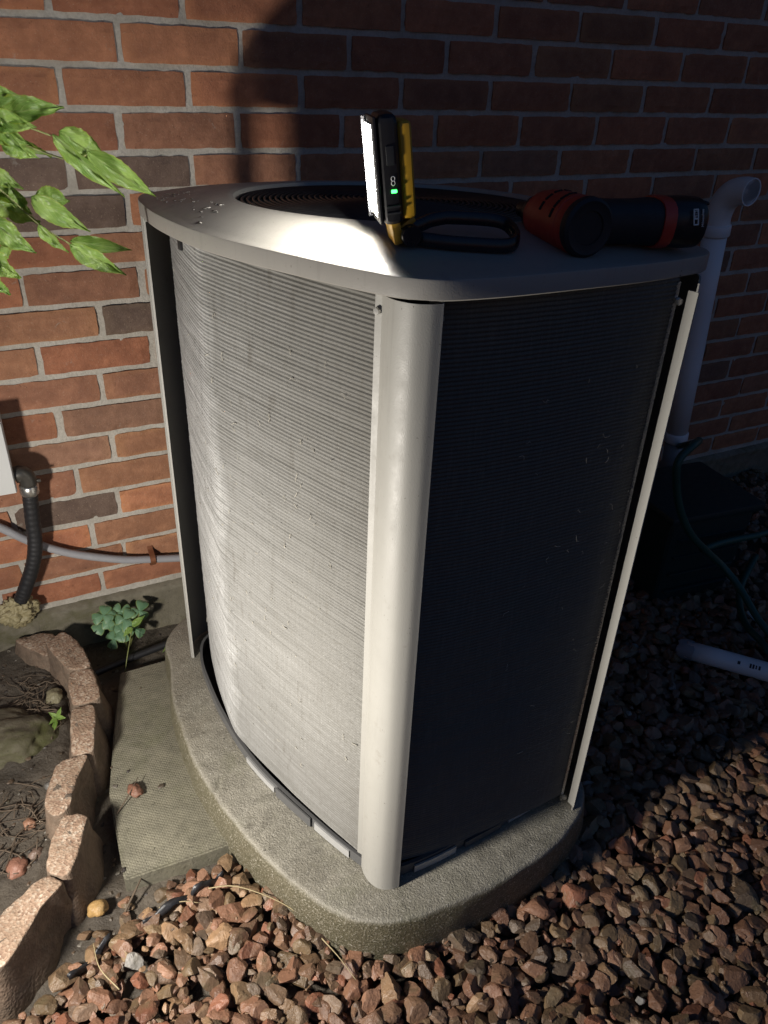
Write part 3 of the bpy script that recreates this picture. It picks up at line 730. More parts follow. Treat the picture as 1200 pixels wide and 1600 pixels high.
# hook: a long closed loop lying on the lid
hk = [(.020, -.013), (.034, -.020), (.06, -.0245), (.10, -.0245), (.120, -.020), (.130, -.006), (.130, .010), (.122, .022), (.10, .026), (.05, .025), (.034, .019), (.020, .011)]
hp = spline([(x, y, 0) for x, y in hk], 90)
V = []; F = []
for i, p in enumerate(hp):
    t = (hp[min(i+1, len(hp)-1)]-hp[max(i-1, 0)]).normalized(); nn = Vector((-t.y, t.x, 0))
    x_, y_ = p.x, p.y
    wpx = wx + x_*math.cos(WLr)-y_*math.sin(WLr); wpy = wy + x_*math.sin(WLr)+y_*math.cos(WLr)
    zz = lid_top(wpx, wpy)-wz + .010*min(max((y_+.024)/.05, 0), 1)*min(1, x_/.06)
    for (a, b) in ((-.0038, .0012), (-.0045, .004), (-.0038, .0125), (-.002, .0145), (.002, .0145), (.0038, .0125), (.0045, .004), (.0038, .0012)):
        q = p+nn*a; V.append((q.x, q.y, zz+b))
n = len(hp)
F = [(i*8+k, i*8+(k+1) % 8, (i+1)*8+(k+1) % 8, (i+1)*8+k) for i in range(n-1) for k in range(8)] + [tuple(range(8))[::-1], tuple((n-1)*8+k for k in range(8))]
bm = bmesh.new(); me = mesh('hook', V, F); bm.from_mesh(me); link('hook', bm_mesh('hook', bm, True, .7), M_hook, WL)

# ------------------------------------------------------------------ cordless driver on the lid
dx_, dy_ = .292, -.912; dz0 = lid_top(dx_, dy_)
DR = empty('cordless_driver', (dx_, dy_, dz0), 0, 'red and black cordless driver lying on its side on the lid', 'power tool')
ax = Vector((.06, .99, -.02)).normalized()                    # motor axis, from the rear cap to the nose
hd = Vector((.98, -.15, -.02)).normalized()                   # grip axis
def axm(P, d): return Matrix.Translation(P) @ d.to_track_quat('Z', 'Y').to_matrix().to_4x4()
RC = .031
C0 = Vector((0, 0, RC+.0005))
mb = lathe('motor_housing', [(0, .012), (.0295, .012), (.0303, .016), (.0303, .022), (.0296, .0225), (.0296, .0245), (.0303, .025), (.0303, .055), (.0295, .072), (.0265, .088), (.022, .097), (0, .097)], M_red, DR, 40, axm(C0, ax))
lathe('rear_cap', [(0, .0030), (.017, .0028), (.0175, .0012), (.024, .001), (.027, .0), (.0303, .003), (.0310, .010), (.0300, .0125), (0, .0125)], M_grip, DR, 40, axm(C0, ax))
lathe('nose', [(0, .095), (.020, .095), (.019, .106), (.013, .116), (.009, .120), (.009, .134), (0, .134)], M_tool, DR, 32, axm(C0, ax))
side = ax.cross(Vector((0, 0, 1))).normalized(); upv = side.cross(ax).normalized()
for (t_, an_) in ((.034, 2.75), (.034, 2.40), (.034, 2.05), (.034, 1.70), (.056, 2.6), (.056, 2.2), (.056, 1.8), (.056, 1.4)):
    d = side*math.cos(an_)+upv*math.sin(an_)
    P = C0+ax*t_+d*.0301
    bm = bmesh.new(); box_bm(bm, (0, 0, 0), (.004, .010, .002), None, .0008, 1); bmesh.ops.transform(bm, matrix=axm(P, d), verts=bm.verts)
    link('vent_slot', bm_mesh('vent_slot', bm), M_dark, mb)
# grip: lofted rounded section from motor to battery
def loft(name, secs, mat, parent, seg=20, up=Vector((0, 0, 1))):
    V = []; F = []
    for (P, d, a, b) in secs:
        d = Vector(d).normalized(); sy_ = up.cross(d).normalized(); uz = d.cross(sy_)
        for k in range(seg):
            t = 2*math.pi*k/seg; ct, st = math.cos(t), math.sin(t)
            V.append(Vector(P)+sy_*a*math.copysign(abs(ct)**.75, ct)+uz*b*math.copysign(abs(st)**.75, st))
    n = len(secs)
    F = [(i*seg+k, i*seg+(k+1) % seg, (i+1)*seg+(k+1) % seg, (i+1)*seg+k) for i in range(n-1) for k in range(seg)]+[tuple(range(seg))[::-1], tuple((n-1)*seg+k for k in range(seg))]
    bm = bmesh.new(); me = mesh(name, V, F); bm.from_mesh(me); bpy.data.meshes.remove(me)
    return link(name, bm_mesh(name, bm, True, .8), mat, parent)
G0 = C0+ax*.045
loft('grip', [(G0+hd*.006, hd, 0.0342, 0.0251), (G0+hd*.030, hd, 0.0296, 0.0239), (G0+hd*.055, hd, 0.0256, 0.0234), (G0+hd*.085, hd, 0.0256, 0.0239), (G0+hd*.108, hd, 0.0274, 0.0256)], M_grip, DR)
loft('trigger', [(C0+ax*.075+hd*.030, hd, 0.0091, 0.0103), (C0+ax*.072+hd*.052, hd, 0.0114, 0.0103), (C0+ax*.066+hd*.066, hd, 0.0068, 0.0091)], M_red, DR)
loft('red_collar', [(G0+hd*.1075, hd, 0.0291, 0.0271), (G0+hd*.112, hd, 0.0299, 0.0279), (G0+hd*.122, hd, 0.0302, 0.0279)], M_red, DR)
bt = loft('battery', [(G0+hd*.1225, hd, 0.0279, 0.0260), (G0+hd*.128, hd, 0.0287, 0.0271), (G0+hd*.150, hd, 0.0296, 0.0279), (G0+hd*.163, hd, 0.0287, 0.0274), (G0+hd*.168, hd, 0.0245, 0.0234)], M_tool, DR)
tg = loft('battery_tab', [(G0+hd*.128-ax*.0+Vector((0, 0, .021)), hd, 0.0137, 0.0040), (G0+hd*.160+Vector((0, 0, .0225)), hd, 0.0137, 0.0034), (G0+hd*.176+Vector((0, 0, .021)), hd, 0.0103, 0.0023)], M_grip, DR)
# printed badge and lettering on the battery side facing the camera
bn = -Vector((hd.y, -hd.x, 0)).normalized()*-1
bn = Vector((.02, -1, .30)).normalized()
ubv = (Vector((0, 0, 1))-bn*bn.z).normalized(); hb = ubv.cross(bn).normalized()
if hb.dot(hd) < 0: hb = -hb
def badge(P0, w, h_, lw, name):
    bm = bmesh.new()
    for (cx_, cy_, sx_, sy_) in ((0, h_/2, w, lw), (0, -h_/2, w, lw), (-w/2, 0, lw, h_), (w/2, 0, lw, h_), (0, -h_*.12, w, lw)):
        P = P0+hb*cx_+ubv*cy_
        rm = Matrix((hb, ubv, bn)).transposed()
        box_bm(bm, P, (sx_+lw*.9, sy_+lw*.9, .0006), rm)
    return link(name, bm_mesh(name, bm), M_print, bt)
rm = Matrix((hb, ubv, bn)).transposed().to_4x4()
def text(name, body_, P, size, rot, parent, mat, extra=0.0004):
    cu = bpy.data.curves.new(name, 'FONT'); cu.body = body_; cu.size = size; cu.extrude = extra; cu.align_x = 'CENTER'; cu.align_y = 'CENTER'
    tmp = bpy.data.objects.new('tmp', cu); COL.objects.link(tmp)
    dg = bpy.context.evaluated_depsgraph_get(); me = bpy.data.meshes.new_from_object(tmp.evaluated_get(dg)); bpy.data.objects.remove(tmp)
    me.transform(Matrix.Translation(P) @ rot); me.materials.clear(); me.materials.append(mat)
    o = bpy.data.objects.new(name, me); COL.objects.link(o); o.parent = parent; return o
BP = G0+hd*.141-ax.cross(Vector((0, 0, 1)))*0+bn*.0325
badge(BP+hb*-.001+ubv*.001, .0065, .016, .0007, 'badge_print')
text('badge_lettering', 'M12', BP+hb*-.001+ubv*.0036, .0052, rm @ Matrix.Rotation(R(90), 4, 'Z'), bt, M_print)
text('brand_lettering', 'Milwaukee', BP+hb*.0095-ubv*.0005, .0044, rm @ Matrix.Rotation(R(90), 4, 'Z'), bt, M_print)

# ------------------------------------------------------------------ right side: vent pipe, bin, hose, drain pipe
VP = empty('vent_pipe', (1.408, -.14, 0), 0, 'white plastic vent pipe with a gooseneck elbow at the right of the wall', 'pipe')
def rel(pts, o): return [Vector(p)-Vector(o.location) for p in pts]
vpth = [(1.409, -.14, .30), (1.394, -.14, .50), (1.380, -.14, .68), (1.367, -.14, .862)]
tube('pipe', rel(vpth, VP), .0300, M_pvc, VP, 28)
el = spline([(1.366, -.14, .868), (1.363, -.140, .898), (1.362, -.150, .930), (1.361, -.172, .953), (1.363, -.200, .961), (1.364, -.218, .961)], 30)
tube('elbow', rel(el, VP), .0315, M_pvc, VP, 28, False)
tube('elbow_bore', rel(el, VP), .0285, M_pvc, VP, 28, False)
em = rel([el[-1]], VP)[0]; ed = (el[-1]-el[-2]).normalized()
lathe('elbow_rim', [(.0285, -.001), (.0285, .001), (.0315, .001), (.0315, -.001)], M_pvc, VP, 32, axm(em, ed))
def collar(name, P0, P1, r_): tube(name, rel([P0, Vector(P0).lerp(Vector(P1), .1), Vector(P0).lerp(Vector(P1), .9), P1], VP), [r_-.002, r_, r_, r_-.002], M_pvc, VP, 28)
collar('collar', (1.3685, -.14, .848), (1.366, -.14, .876), .0350)
collar('coupling', (1.4095, -.14, .305), (1.412, -.14, .275), .0330)
tube('lower_stub', rel([(1.412, -.14, .272), (1.418, -.14, .20), (1.42, -.10, .14), (1.42, .0, .12)], VP), .028, plain('grey_stub', (.25, .27, .28), .5), VP, 24)

BN = empty('storage_bin', (1.22, -.38, 0), R(-6), 'dark green plastic hose bin in deep shadow beside the air conditioner', 'bin')
bm = bmesh.new(); box_bm(bm, (0, 0, .125), (.26, .22, .27), None, .018, 3)
for v in bm.verts:
    k = 1-.12*(1-(v.co.z+.01)/.27); v.co.x *= k; v.co.y *= k
link('bin_body', bm_mesh('bin_body', bm, True, .6), M_bin, BN)
box('bin_lid', (0, 0, .270), (.285, .245, .022), M_bin, BN, None, .008)
for k in range(4): box('rib', (0, -.1075+.0003*k, .05+.052*k), (.20, .010, .006), M_bin, BN, None, .002)
def hose(name, pts, lab):
    P = spline(pts, 70); c = Vector((P[0].x, P[0].y, 0))
    o = empty(name, c, 0, lab, 'garden hose'); tube('hose_tube', [p-c for p in P], .0085, M_teal, o, 12); return o
hose('garden_hose', [(1.405, -.165, .27), (1.22, -.36, .40), (1.02, -.53, .515), (.940, -.56, .499), (.954, -.56, .434), (.989, -.56, .362), (1.043, -.56, .29), (1.117, -.56, .223), (1.17, -.575, .175), (1.185, -.625, .14), (1.18, -.72, .09), (1.22, -.86, .02), (1.40, -.90, .01), (1.62, -.70, .012), (1.55, -.45, .02)], 'teal garden hose hanging down in front of the dark bin')
hose('garden_hose', [(1.13, -.535, .21), (1.214, -.526, .205), (1.311, -.53, .20), (1.42, -.54, .19), (1.52, -.62, .12), (1.48, -.76, .03), (1.33, -.80, .012), (1.172, -.772, .05), (1.172, -.724, .06), (1.189, -.666, .06), (1.247, -.594, .06), (1.322, -.538, .06), (1.40, -.50, .10)], 'coiled loops of teal hose at the right edge above the drain pipe')

DP = empty('drain_pipe', (1.0, -.63, 0), 0, 'white drain pipe with a ragged end lying on dark gravel', 'pipe')
dpp = [(1.012, -.655, .034), (1.058, -.708, .034), (1.130, -.792, .033), (1.30, -.99, .032), (1.50, -1.22, .032)]
tube('pipe', rel(dpp, DP), .022, M_pvc, DP, 24)
V, F = tube_geo(rel([(1.022, -.667, .0345), (1.009, -.652, .034), (1.000, -.640, .034)], DP), [.0235, .0225, .017], 18, False)
V = [v+Vector((random.uniform(-1, 1), random.uniform(-1, 1), random.uniform(-1, 1)))*.003 for v in V]
link('torn_end', mesh('torn_end', V, F, True), plain('dirty_tape', (.30, .31, .34), .5), DP)
bm = bmesh.new()
for (t_, w_, h_, dz_) in ((.22, .006, .010, .002), (.345, .004, .014, .004), (.375, .004, .014, .002), (.405, .003, .012, .003), (.44, .004, .013, .002)):
    P = Vector(dpp[1]).lerp(Vector(dpp[2]), t_*1.8); dd = (Vector(dpp[2])-Vector(dpp[1])).normalized()
    nrm = Vector((-.55, -.45, .70)).normalized(); nrm = (nrm-dd*nrm.dot(dd)).normalized(); b3 = dd.cross(nrm)
    box_bm(bm, P-Vector(DP.location)+nrm*.0220, (w_, h_*.7, .0008), Matrix((dd, b3, nrm)).transposed(), .0)
link('printed_marks', bm_mesh('printed_marks', bm), M_rubber, DP)

# ------------------------------------------------------------------ left side: disconnect box, conduits, foam
BX = empty('disconnect_box', (-.41, -.045, .52), 0, 'white electrical box on the brick wall at the left edge', 'electrical box')
box('enclosure', (0, 0, 0), (.20, .082, .15), M_boxp, BX, None, .003)
box('cover', (0, -.0435, .0), (.196, .004, .146), M_boxp, BX, None, .0015)
CT = empty('flexible_conduit', (-.289, -.06, .455), 0, 'black flexible conduit with a metal elbow fitting dropping from the white box', 'conduit')
cp = spline([(-.289, -.058, .425), (-.290, -.055, .415), (-.294, -.052, .37), (-.298, -.05, .32), (-.305, -.05, .28), (-.318, -.048, .24), (-.338, -.044, .195), (-.352, -.04, .165)], 120)
rr_ = [.0148+.0003*math.sin(i*1.35) for i in range(len(cp))]
tube('conduit', rel(cp, CT), rr_, M_rubber, CT, 16)
M_dk = plain('dark_metal', (.10, .095, .085), .35, .6)
tube('elbow_fitting', rel(spline([(-.310, -.060, .470), (-.299, -.060, .472), (-.289, -.060, .463), (-.287, -.0595, .446)], 20), CT), .0165, M_dk, CT, 20)
tube('hub_nut', rel([(-.2875, -.0595, .448), (-.288, -.059, .444), (-.2888, -.0585, .428), (-.289, -.058, .424)], CT), [.015, .0185, .0185, .016], M_steel, CT, 12)
box('fitting_screw', rel([(-.269, -.062, .452)], CT)[0], (.009, .006, .006), M_dk, CT, None, .001)
CB = spline([(-.44, -.018, .42), (-.40, -.018, .372), (-.358, -.018, .338), (-.306, -.018, .289), (-.248, -.018, .249), (-.186, -.018, .219), (-.12, -.018, .194), (-.064, -.018, .181), (.002, -.018, .167), (.06, -.018, .158), (.12, -.05, .15)], 90)
cco = empty('grey_cable', (-.2, -.018, .2), 0, 'grey conduit sagging along the brick wall behind the black one', 'conduit')
tube('cable', [p-Vector(cco.location) for p in CB], .0088, M_greycond, cco, 14)
ck = empty('cable_clip', (-.066, -.018, .1815), 0, 'small copper strap holding the grey conduit to the bricks', 'clip')
cl = [Vector((0, .017, .026)), Vector((0, .010, .018)), Vector((0, -.004, .012)), Vector((0, -.0105, .004)), Vector((0, -.0105, -.004)), Vector((0, -.006, -.011)), Vector((0, .012, -.018))]
V = []; F = []
for p in spline(cl, 30): V += [(p.x-.006, p.y, p.z), (p.x+.006, p.y, p.z)]
F = [(2*i, 2*i+1, 2*i+3, 2*i+2) for i in range(len(V)//2-1)]
bm = bmesh.new(); me = mesh('strap', V, F); bm.from_mesh(me); bmesh.ops.solidify(bm, geom=bm.faces[:], thickness=.0012); link('strap', bm_mesh('strap', bm, True, .6), M_copper, ck)
bm = bmesh.new(); bmesh.ops.create_icosphere(bm, subdivisions=5, radius=1)
for v in bm.verts:
    d = v.co.normalized(); k = 1+.35*noise.noise(d*2.2)+.25*noise.noise(d*5+Vector((4, 0, 0)))+.13*noise.noise(d*12)
    v.co = Vector((d.x*.036*k, d.y*.026*k, d.z*.033*k))
fm = link('sealant_lump', bm_mesh('sealant_lump', bm, True), M_foam); fm.location = (-.362, -.036, .135)
tag(fm, 'lumpy yellowish sealant foam where the black conduit enters the foundation', 'sealant foam')

# ------------------------------------------------------------------ leaves
def leaf_mesh(base, tip, width, nrm, fold=.5, droop=.15, wav=.06, seed=0, blunt=.5, serr=.03):
    base = Vector(base); tip = Vector(tip); ax_ = tip-base; L = ax_.length; ax_ /= L
    nrm = Vector(nrm); nrm = (nrm-ax_*nrm.dot(ax_)).normalized(); wd = ax_.cross(nrm)
    NU, NV = 18, 10; V = []; UV = []
    for i in range(NU+1):
        u = i/NU
        w = (math.sin(math.pi*min(u**.72, 1))**.8)*(1-.55*u**3)+.0
        w = max(w, .0) * width/2
        if i == NU: w = .0006
        for j in range(NV+1):
            t = j/NV*2-1
            edge = w*(1+(serr*((i % 2)*2-1) if abs(t) == 1 else 0))
            P = base + ax_*(L*u) + wd*(edge*t*math.cos(fold*abs(t)*.8))
            h = abs(t)*w*math.sin(fold) - droop*L*u*u + 1.6*wav*width*noise.noise(Vector((u*7+seed, t*2.5, seed*3.1)))+ .05*width*math.sin(u*16+abs(t)*4)*abs(t)
            V.append(P+nrm*h); UV.append((u, j/NV))
    F = [(i*(NV+1)+j, i*(NV+1)+j+1, (i+1)*(NV+1)+j+1, (i+1)*(NV+1)+j) for i in range(NU) for j in range(NV)]
    me = mesh('leaf', V, F, True); ul = me.uv_layers.new(name='UVMap')
    for lp_ in me.loops: ul.data[lp_.index].uv = UV[lp_.vertex_index]
    return me
BR = empty('leafy_branch', (-.30, -.45, 1.02), 0, 'bright green leafy branch reaching in from the left edge', 'branch')
toc = Vector((-.13, -.86, .30))
leaves = [
 ((-.235, -.45, 1.130), (-.162, -.47, 1.141), .040, (-.2, -.7, .6), .5, .1), ((-.245, -.46, 1.128), (-.196, -.475, 1.118), .034, (-.3, -.9, .2), .6, .1),
 ((-.228, -.43, 1.107), (-.180, -.43, 1.080), .028, (.2, -.5, -.85), .3, .05),
 ((-.240, -.46, 1.125), (-.210, -.47, 1.085), .022, (-.6, -.7, .3), .8, .1), ((-.25, -.46, 1.118), (-.205, -.46, 1.098), .030, (-.3, -.8, .5), .5, .1),
 ((-.178, -.465, 1.110), (-.104, -.47, 1.035), .030, (-.75, -.55, .35), .75, .05), ((-.168, -.445, 1.112), (-.112, -.445, 1.072), .040, (.1, -.8, .6), .35, .1),
 ((-.140, -.455, 1.089), (-.060, -.46, 1.033), .036, (-.15, -.85, .5), .45, .12),
 ((-.222, -.44, 1.026), (-.238, -.45, 1.053), .026, (-.3, -.8, .5), .6, .1), ((-.214, -.46, 1.040), (-.153, -.475, .996), .036, (-.55, -.7, .45), .55, .1),
 ((-.208, -.44, 1.036), (-.165, -.435, 1.029), .034, (.1, -.8, .6), .35, .15), ((-.255, -.43, 1.035), (-.208, -.425, .999), .040, (.1, -.6, -.8), .3, .05),
 ((-.270, -.47, 1.018), (-.224, -.49, .977), .038, (-.5, -.75, .4), .3, .1), ((-.280, -.47, .982), (-.248, -.485, .946), .042, (-.5, -.8, .3), .5, .15),
 ((-.211, -.45, 1.005), (-.182, -.455, .967), .022, (-.7, -.5, .4), .7, .1), ((-.178, -.455, .979), (-.113, -.465, .935), .032, (-.45, -.75, .5), .5, .1),
 ((-.176, -.445, .981), (-.098, -.45, .966), .026, (.0, -.8, .6), .5, .08), ((-.26, -.44, 1.10), (-.225, -.45, 1.135), .03, (-.2, -.8, .5), .4, .1), ((-.27, -.43, .965), (-.235, -.42, .99), .03, (.2, -.7, -.6), .4, .1)]
leaves += [((-.262, -.455, 1.150), (-.205, -.462, 1.150), .036, (-.3, -.85, .1), .4, .1), ((-.25, -.43, 1.048), (-.215, -.428, 1.012), .034, (.1, -.6, -.5), .3, .05), ((-.255, -.44, 1.072), (-.222, -.45, 1.046), .026, (-.4, -.8, .1), .5, .1),
 ((-.29, -.475, .962), (-.262, -.48, .925), .034, (-.5, -.8, .1), .4, .1), ((-.235, -.445, 1.105), (-.196, -.44, 1.078), .030, (-.2, -.8, -.3), .4, .1)]
for i, (b, t, w, nrm, fo_, dr) in enumerate(leaves):
    nrm = Vector(nrm)*.6 + (Vector((-.45, -.75, .0)) if nrm[2] > -.2 else Vector((0, 0, 0))); w *= .94; fo_ *= 1.2
    o = link('leaf', leaf_mesh(b, t, w, nrm, fo_, dr, .10, i*1.7), M_leaf, BR); o.matrix_parent_inverse = Matrix.Translation(-Vector(BR.location))
for pts in ([(-.34, -.45, 1.16), (-.245, -.45, 1.132), (-.228, -.452, 1.126), (-.179, -.463, 1.108)], [(-.34, -.45, 1.14), (-.236, -.445, 1.107), (-.21, -.44, 1.096), (-.161, -.45, 1.079), (-.140, -.455, 1.086)], [(-.36, -.45, 1.10), (-.260, -.45, 1.056), (-.247, -.45, 1.047), (-.208, -.45, 1.003), (-.176, -.45, .978)], [(-.36, -.45, 1.03), (-.29, -.465, 1.0), (-.270, -.468, 1.01)], [(-.33, -.46, .99), (-.281, -.47, .983)]):
    tube('stem', [p-Vector(BR.location) for p in spline(pts, 24)], .0011, M_stem, BR, 6)
# woody stalk that carries the branch, outside the frame
tube('stalk', [p-Vector(BR.location) for p in spline([(-.62, -.42, -.02), (-.56, -.43, .4), (-.48, -.45, .8), (-.36, -.45, 1.06), (-.34, -.45, 1.16)], 24)], .004, M_twig, BR, 8)
tube('stalk', [p-Vector(BR.location) for p in spline([(-.46, -.45, .86), (-.38, -.455, .97), (-.33, -.46, .99)], 10)], .002, M_twig, BR, 6)
tube('stalk', [p-Vector(BR.location) for p in spline([(-.44, -.45, .92), (-.39, -.45, 1.02), (-.36, -.45, 1.03)], 10)], .002, M_twig, BR, 6)

# clover-like weed
CL = empty('clover_weed', (-.158, -.070, -.01), 0, 'small clump of blue green three-lobed weed growing at the foundation', 'weed')
CL.scale = (1.1, 1.1, 1.15); cr = random.Random(11)
for i in range(11):
    a = cr.uniform(0, 6.28); r_ = .036*math.sqrt(cr.random()); hx = r_*math.cos(a)*1.15-.004; hy = r_*math.sin(a)*.6; hz = .060+cr.uniform(-.022, .03)+hy*.5
    tube('stalk', [Vector((hx*.2, hy*.2, .0)), Vector((hx*.7, hy*.7, hz*.6)), Vector((hx, hy, hz))], .0008, M_stem, CL, 5)
    nrm = Vector((cr.uniform(-.35, .2), -.55+cr.uniform(-.2, .2), .8)).normalized(); t1 = nrm.cross(Vector((1, 0, .2))).normalized(); t2 = nrm.cross(t1)
    a0 = cr.uniform(0, 6.28)
    for k in range(3):
        d = t1*math.cos(a0+k*2.09)+t2*math.sin(a0+k*2.09); ll = cr.uniform(.019, .027)
        P = Vector((hx, hy, hz))
        V = []; UV = []
        wv = d.cross(nrm)
        for iu in range(9):
            u = iu/8; w = (.15+.85*math.sin(min(u*1.25, 1)*math.pi/2)) * (1 if u < .8 else math.sqrt(max(1-((u-.8)/.2)**2, .02)))*ll*.55
            for jv in range(5):
                t = jv/4*2-1; notch = .22*ll*(1-abs(t))*max(0, (u-.75)/.25)
                V.append(P+d*(u*ll*1.0-notch)+wv*(w*t)+nrm*(.10*ll*math.cos(t*2)-.15*ll*u*u)); UV.append((u, jv/4))
        me = mesh('leaf', V, [(q*5+j, q*5+j+1, (q+1)*5+j+1, (q+1)*5+j) for q in range(8) for j in range(4)], True)
        ul = me.uv_layers.new(name='UVMap')
        for lp_ in me.loops: ul.data[lp_.index].uv = UV[lp_.vertex_index]
        link('leaf', me, M_clover, CL)
def weed(name, loc, lab, lv, stem, mat=M_leaf):
    o = empty(name, loc, 0, lab, 'weed'); L_ = Vector(loc)
    if stem: tube('stem', [p-L_ for p in spline(stem, 14)], .0011, M_stem, o, 6)
    for i, (b, t, w, nrm, fo_, dr) in enumerate(lv):
        q = link('leaf', leaf_mesh(Vector(b)-L_, Vector(t)-L_, w, nrm, fo_, dr, .05, i+4.0), mat, o)
    return o
weed('seedling', (-.185, -.182, .0), 'thin seedling with two pale leaves beside the clover weed', [((-.142, -.105, .072), (-.111, -.098, .090), .017, (-.3, -.6, .7), .3, .1), ((-.143, -.107, .071), (-.166, -.120, .063), .015, (-.2, -.6, .7), .4, .1)], [(-.185, -.182, -.01), (-.168, -.155, .03), (-.15, -.12, .058), (-.142, -.105, .072)])
weed('broad_leaf_weed', (-.040, -.135, .0), 'flat pale blade leaf beside the rear foot of the unit', [((-.032, -.112, .045), (-.092, -.165, .028), .017, (-.2, -.6, .75), .2, .05), ((-.060, -.150, .03), (-.072, -.168, .012), .008, (-.2, -.6, .75), .2, .05)], [(-.030, -.105, -.01), (-.031, -.110, .03), (-.034, -.113, .045)])
weed('sprout', (-.329, -.298, .025), 'tiny green sprout in the soil between the mossy rock and edging', [((-.329, -.298, .045), (-.318, -.285, .058), .009, (0, -.5, .8), .3, .1), ((-.329, -.298, .045), (-.342, -.288, .056), .010, (0, -.5, .8), .3, .1), ((-.329, -.298, .045), (-.345, -.312, .048), .010, (0, -.5, .8), .3, .1), ((-.329, -.298, .045), (-.314, -.308, .048), .010, (0, -.5, .8), .3, .1), ((-.331, -.300, .040), (-.345, -.330, .036), .009, (0, -.5, .8), .3, .1)], [(-.329, -.297, .01), (-.329, -.298, .045)])

# ------------------------------------------------------------------ rocks, loose stones
def rock(name, loc, s, mat, label, cat, seed, sub=4, rough=.28, rz=0):
    bm = bmesh.new(); bmesh.ops.create_icosphere(bm, subdivisions=sub, radius=1)
    for v in bm.verts:
        d = v.co.normalized(); k = 1+rough*noise.noise(d*1.4+Vector((seed, 0, 0)))+rough*.35*noise.noise(d*4+Vector((0, seed, 0)))+rough*.12*noise.noise(d*11)
        v.co = Vector((d.x*s[0]*k, d.y*s[1]*k, d.z*s[2]*k))
    o = link(name, bm_mesh(name, bm, True), mat); o.location = loc; o.rotation_euler = (0, 0, rz)
    return tag(o, label, cat)
M_moss = m_concrete('mossy_rock', (.10, .085, .058), (.15, .13, .088), moss=(.07, .075, .018), mossamt=.85)
rock('mossy_rock', (-.425, -.305, .022), (.082, .072, .048), M_moss, 'large mossy brown rock half sunk in the soil bed', 'rock', 2.0, 5)
sm = {}
def pebble(loc, s, col, label, seed):
    o = rock('pebble', loc, s, M_stone, label, 'stone', seed, 3, .35, seed); o.color = (*col, 1); return o
pebble((-.327, -.216, .030), (.022, .015, .012), (.30, .27, .17), 'pale yellowish stone lying against the edging above the sprout', 1.3)
pebble((-.362, -.448, .026), (.011, .010, .008), (.17, .16, .145), 'round wet grey pebble in bare soil', 3.1)
pebble((-.404, -.520, .026), (.011, .010, .009), (.36, .19, .12), 'small orange pebble among the twigs', 5.2)
pebble((-.431, -.603, .028), (.018, .016, .011), (.33, .16, .11), 'flat salmon stone in soil near the front edging block', 7.7)
pebble((-.400, -.585, .024), (.010, .012, .008), (.19, .13, .10), 'small brown stone beside the salmon stone', 8.4)
pebble((-.323, -.712, .000), (.017, .014, .012), (.42, .26, .10), 'single tan stone between the edging and the gravel', 9.1)
pebble((-.2235, -.525, .0275), (.0165, .012, .008), (.24, .115, .075), 'reddish stone resting on the paving slab', 11.3)
# irrigation tube
it = empty('irrigation_tube', (-.12, -.12, .0), 0, 'black irrigation tube running past the clover towards the unit', 'tube')
tube('tube', [Vector(p)-Vector(it.location) for p in spline([(-.27, -.145, -.004), (-.206, -.135, .0), (-.12, -.122, .004), (-.029, -.113, .010), (.03, -.10, .012)], 20)], .0085, M_rubber, it, 12)

# ------------------------------------------------------------------ gravel
def hull(seed):
    """crushed stone: a ball cut by random planes, flat faces merged, edges left a little broken"""
    r_ = random.Random(seed*7+1); bm = bmesh.new(); bmesh.ops.create_icosphere(bm, subdivisions=3, radius=1)
    ax3 = Vector((r_.uniform(1.0, 1.45), r_.uniform(.75, 1.0), r_.uniform(.45, .75)))
    planes = [(Vector((r_.gauss(0, 1), r_.gauss(0, 1), r_.gauss(0, 1))).normalized(), r_.uniform(.45, .80)) for _ in range(11)]
    for v in bm.verts:
        c = v.co.copy()
        for n_, d_ in planes:
            k = c.dot(n_)
            if k > d_: c -= n_*(k-d_)
        c *= 1.25
        v.co = Vector((c.x*ax3.x, c.y*ax3.y, c.z*ax3.z)) + Vector((r_.uniform(-1, 1), r_.uniform(-1, 1), r_.uniform(-1, 1)))*.012
    bmesh.ops.dissolve_limit(bm, angle_limit=R(9), verts=bm.verts, edges=bm.edges)
    bmesh.ops.triangulate(bm, faces=bm.faces)
    return bm_mesh('stone', bm, False)
hulls = [hull(i) for i in range(18)]
HV = [np.array([v.co for v in h.vertices]) for h in hulls]; HF = [[tuple(p.vertices) for p in h.polygons] for h in hulls]
for h in hulls: h.materials.append(M_stone)
stone_tints = [(.20, .11, .075), (.18, .112, .076), (.21, .115, .078), (.16, .11, .076), (.15, .105, .078), (.23, .135, .095), (.165, .12, .075), (.22, .10, .066), (.13, .10, .078), (.18, .125, .08), (.18, .105, .072), (.165, .10, .07), (.24, .16, .10)]
po_xy = [(p.x, p.y) for p in po]
def inpoly(x, y, P):
    c = False; j = len(P)-1
    for i in range(len(P)):
        if (P[i][1] > y) != (P[j][1] > y) and x < (P[j][0]-P[i][0])*(y-P[i][1])/(P[j][1]-P[i][1])+P[i][0]: c = not c
        j = i
    return c
pad_in = [((x-pc.x)*.985+pc.x, (y-pc.y)*.985+pc.y) for x, y in po_xy]
def gravel_ok(x, y):
    if inpoly(x, y, pad_in): return False
    if x < -.085 + .0 and y > -.70-.03: pass
    lim = -.715 - .30*max(0, -.10-x) if x < 0.0 else (-.66 if x < .3 else 0)
    if x < .2 and y > lim + .012*noise.noise(Vector((x*20, 0, 0))): return False
    if x < -.26 and y > -.735-.55*(-.26-x)-.02*noise.noise(Vector((x*31, 3, 0))): return False
    if x >= .2 and y > -.03: return False
    return True
bed_o = empty('gravel_bed', (0, 0, 0)); bed_o['kind'] = 'structure'; bed_o['label'] = 'bed of reddish brown crushed stone around the pad'
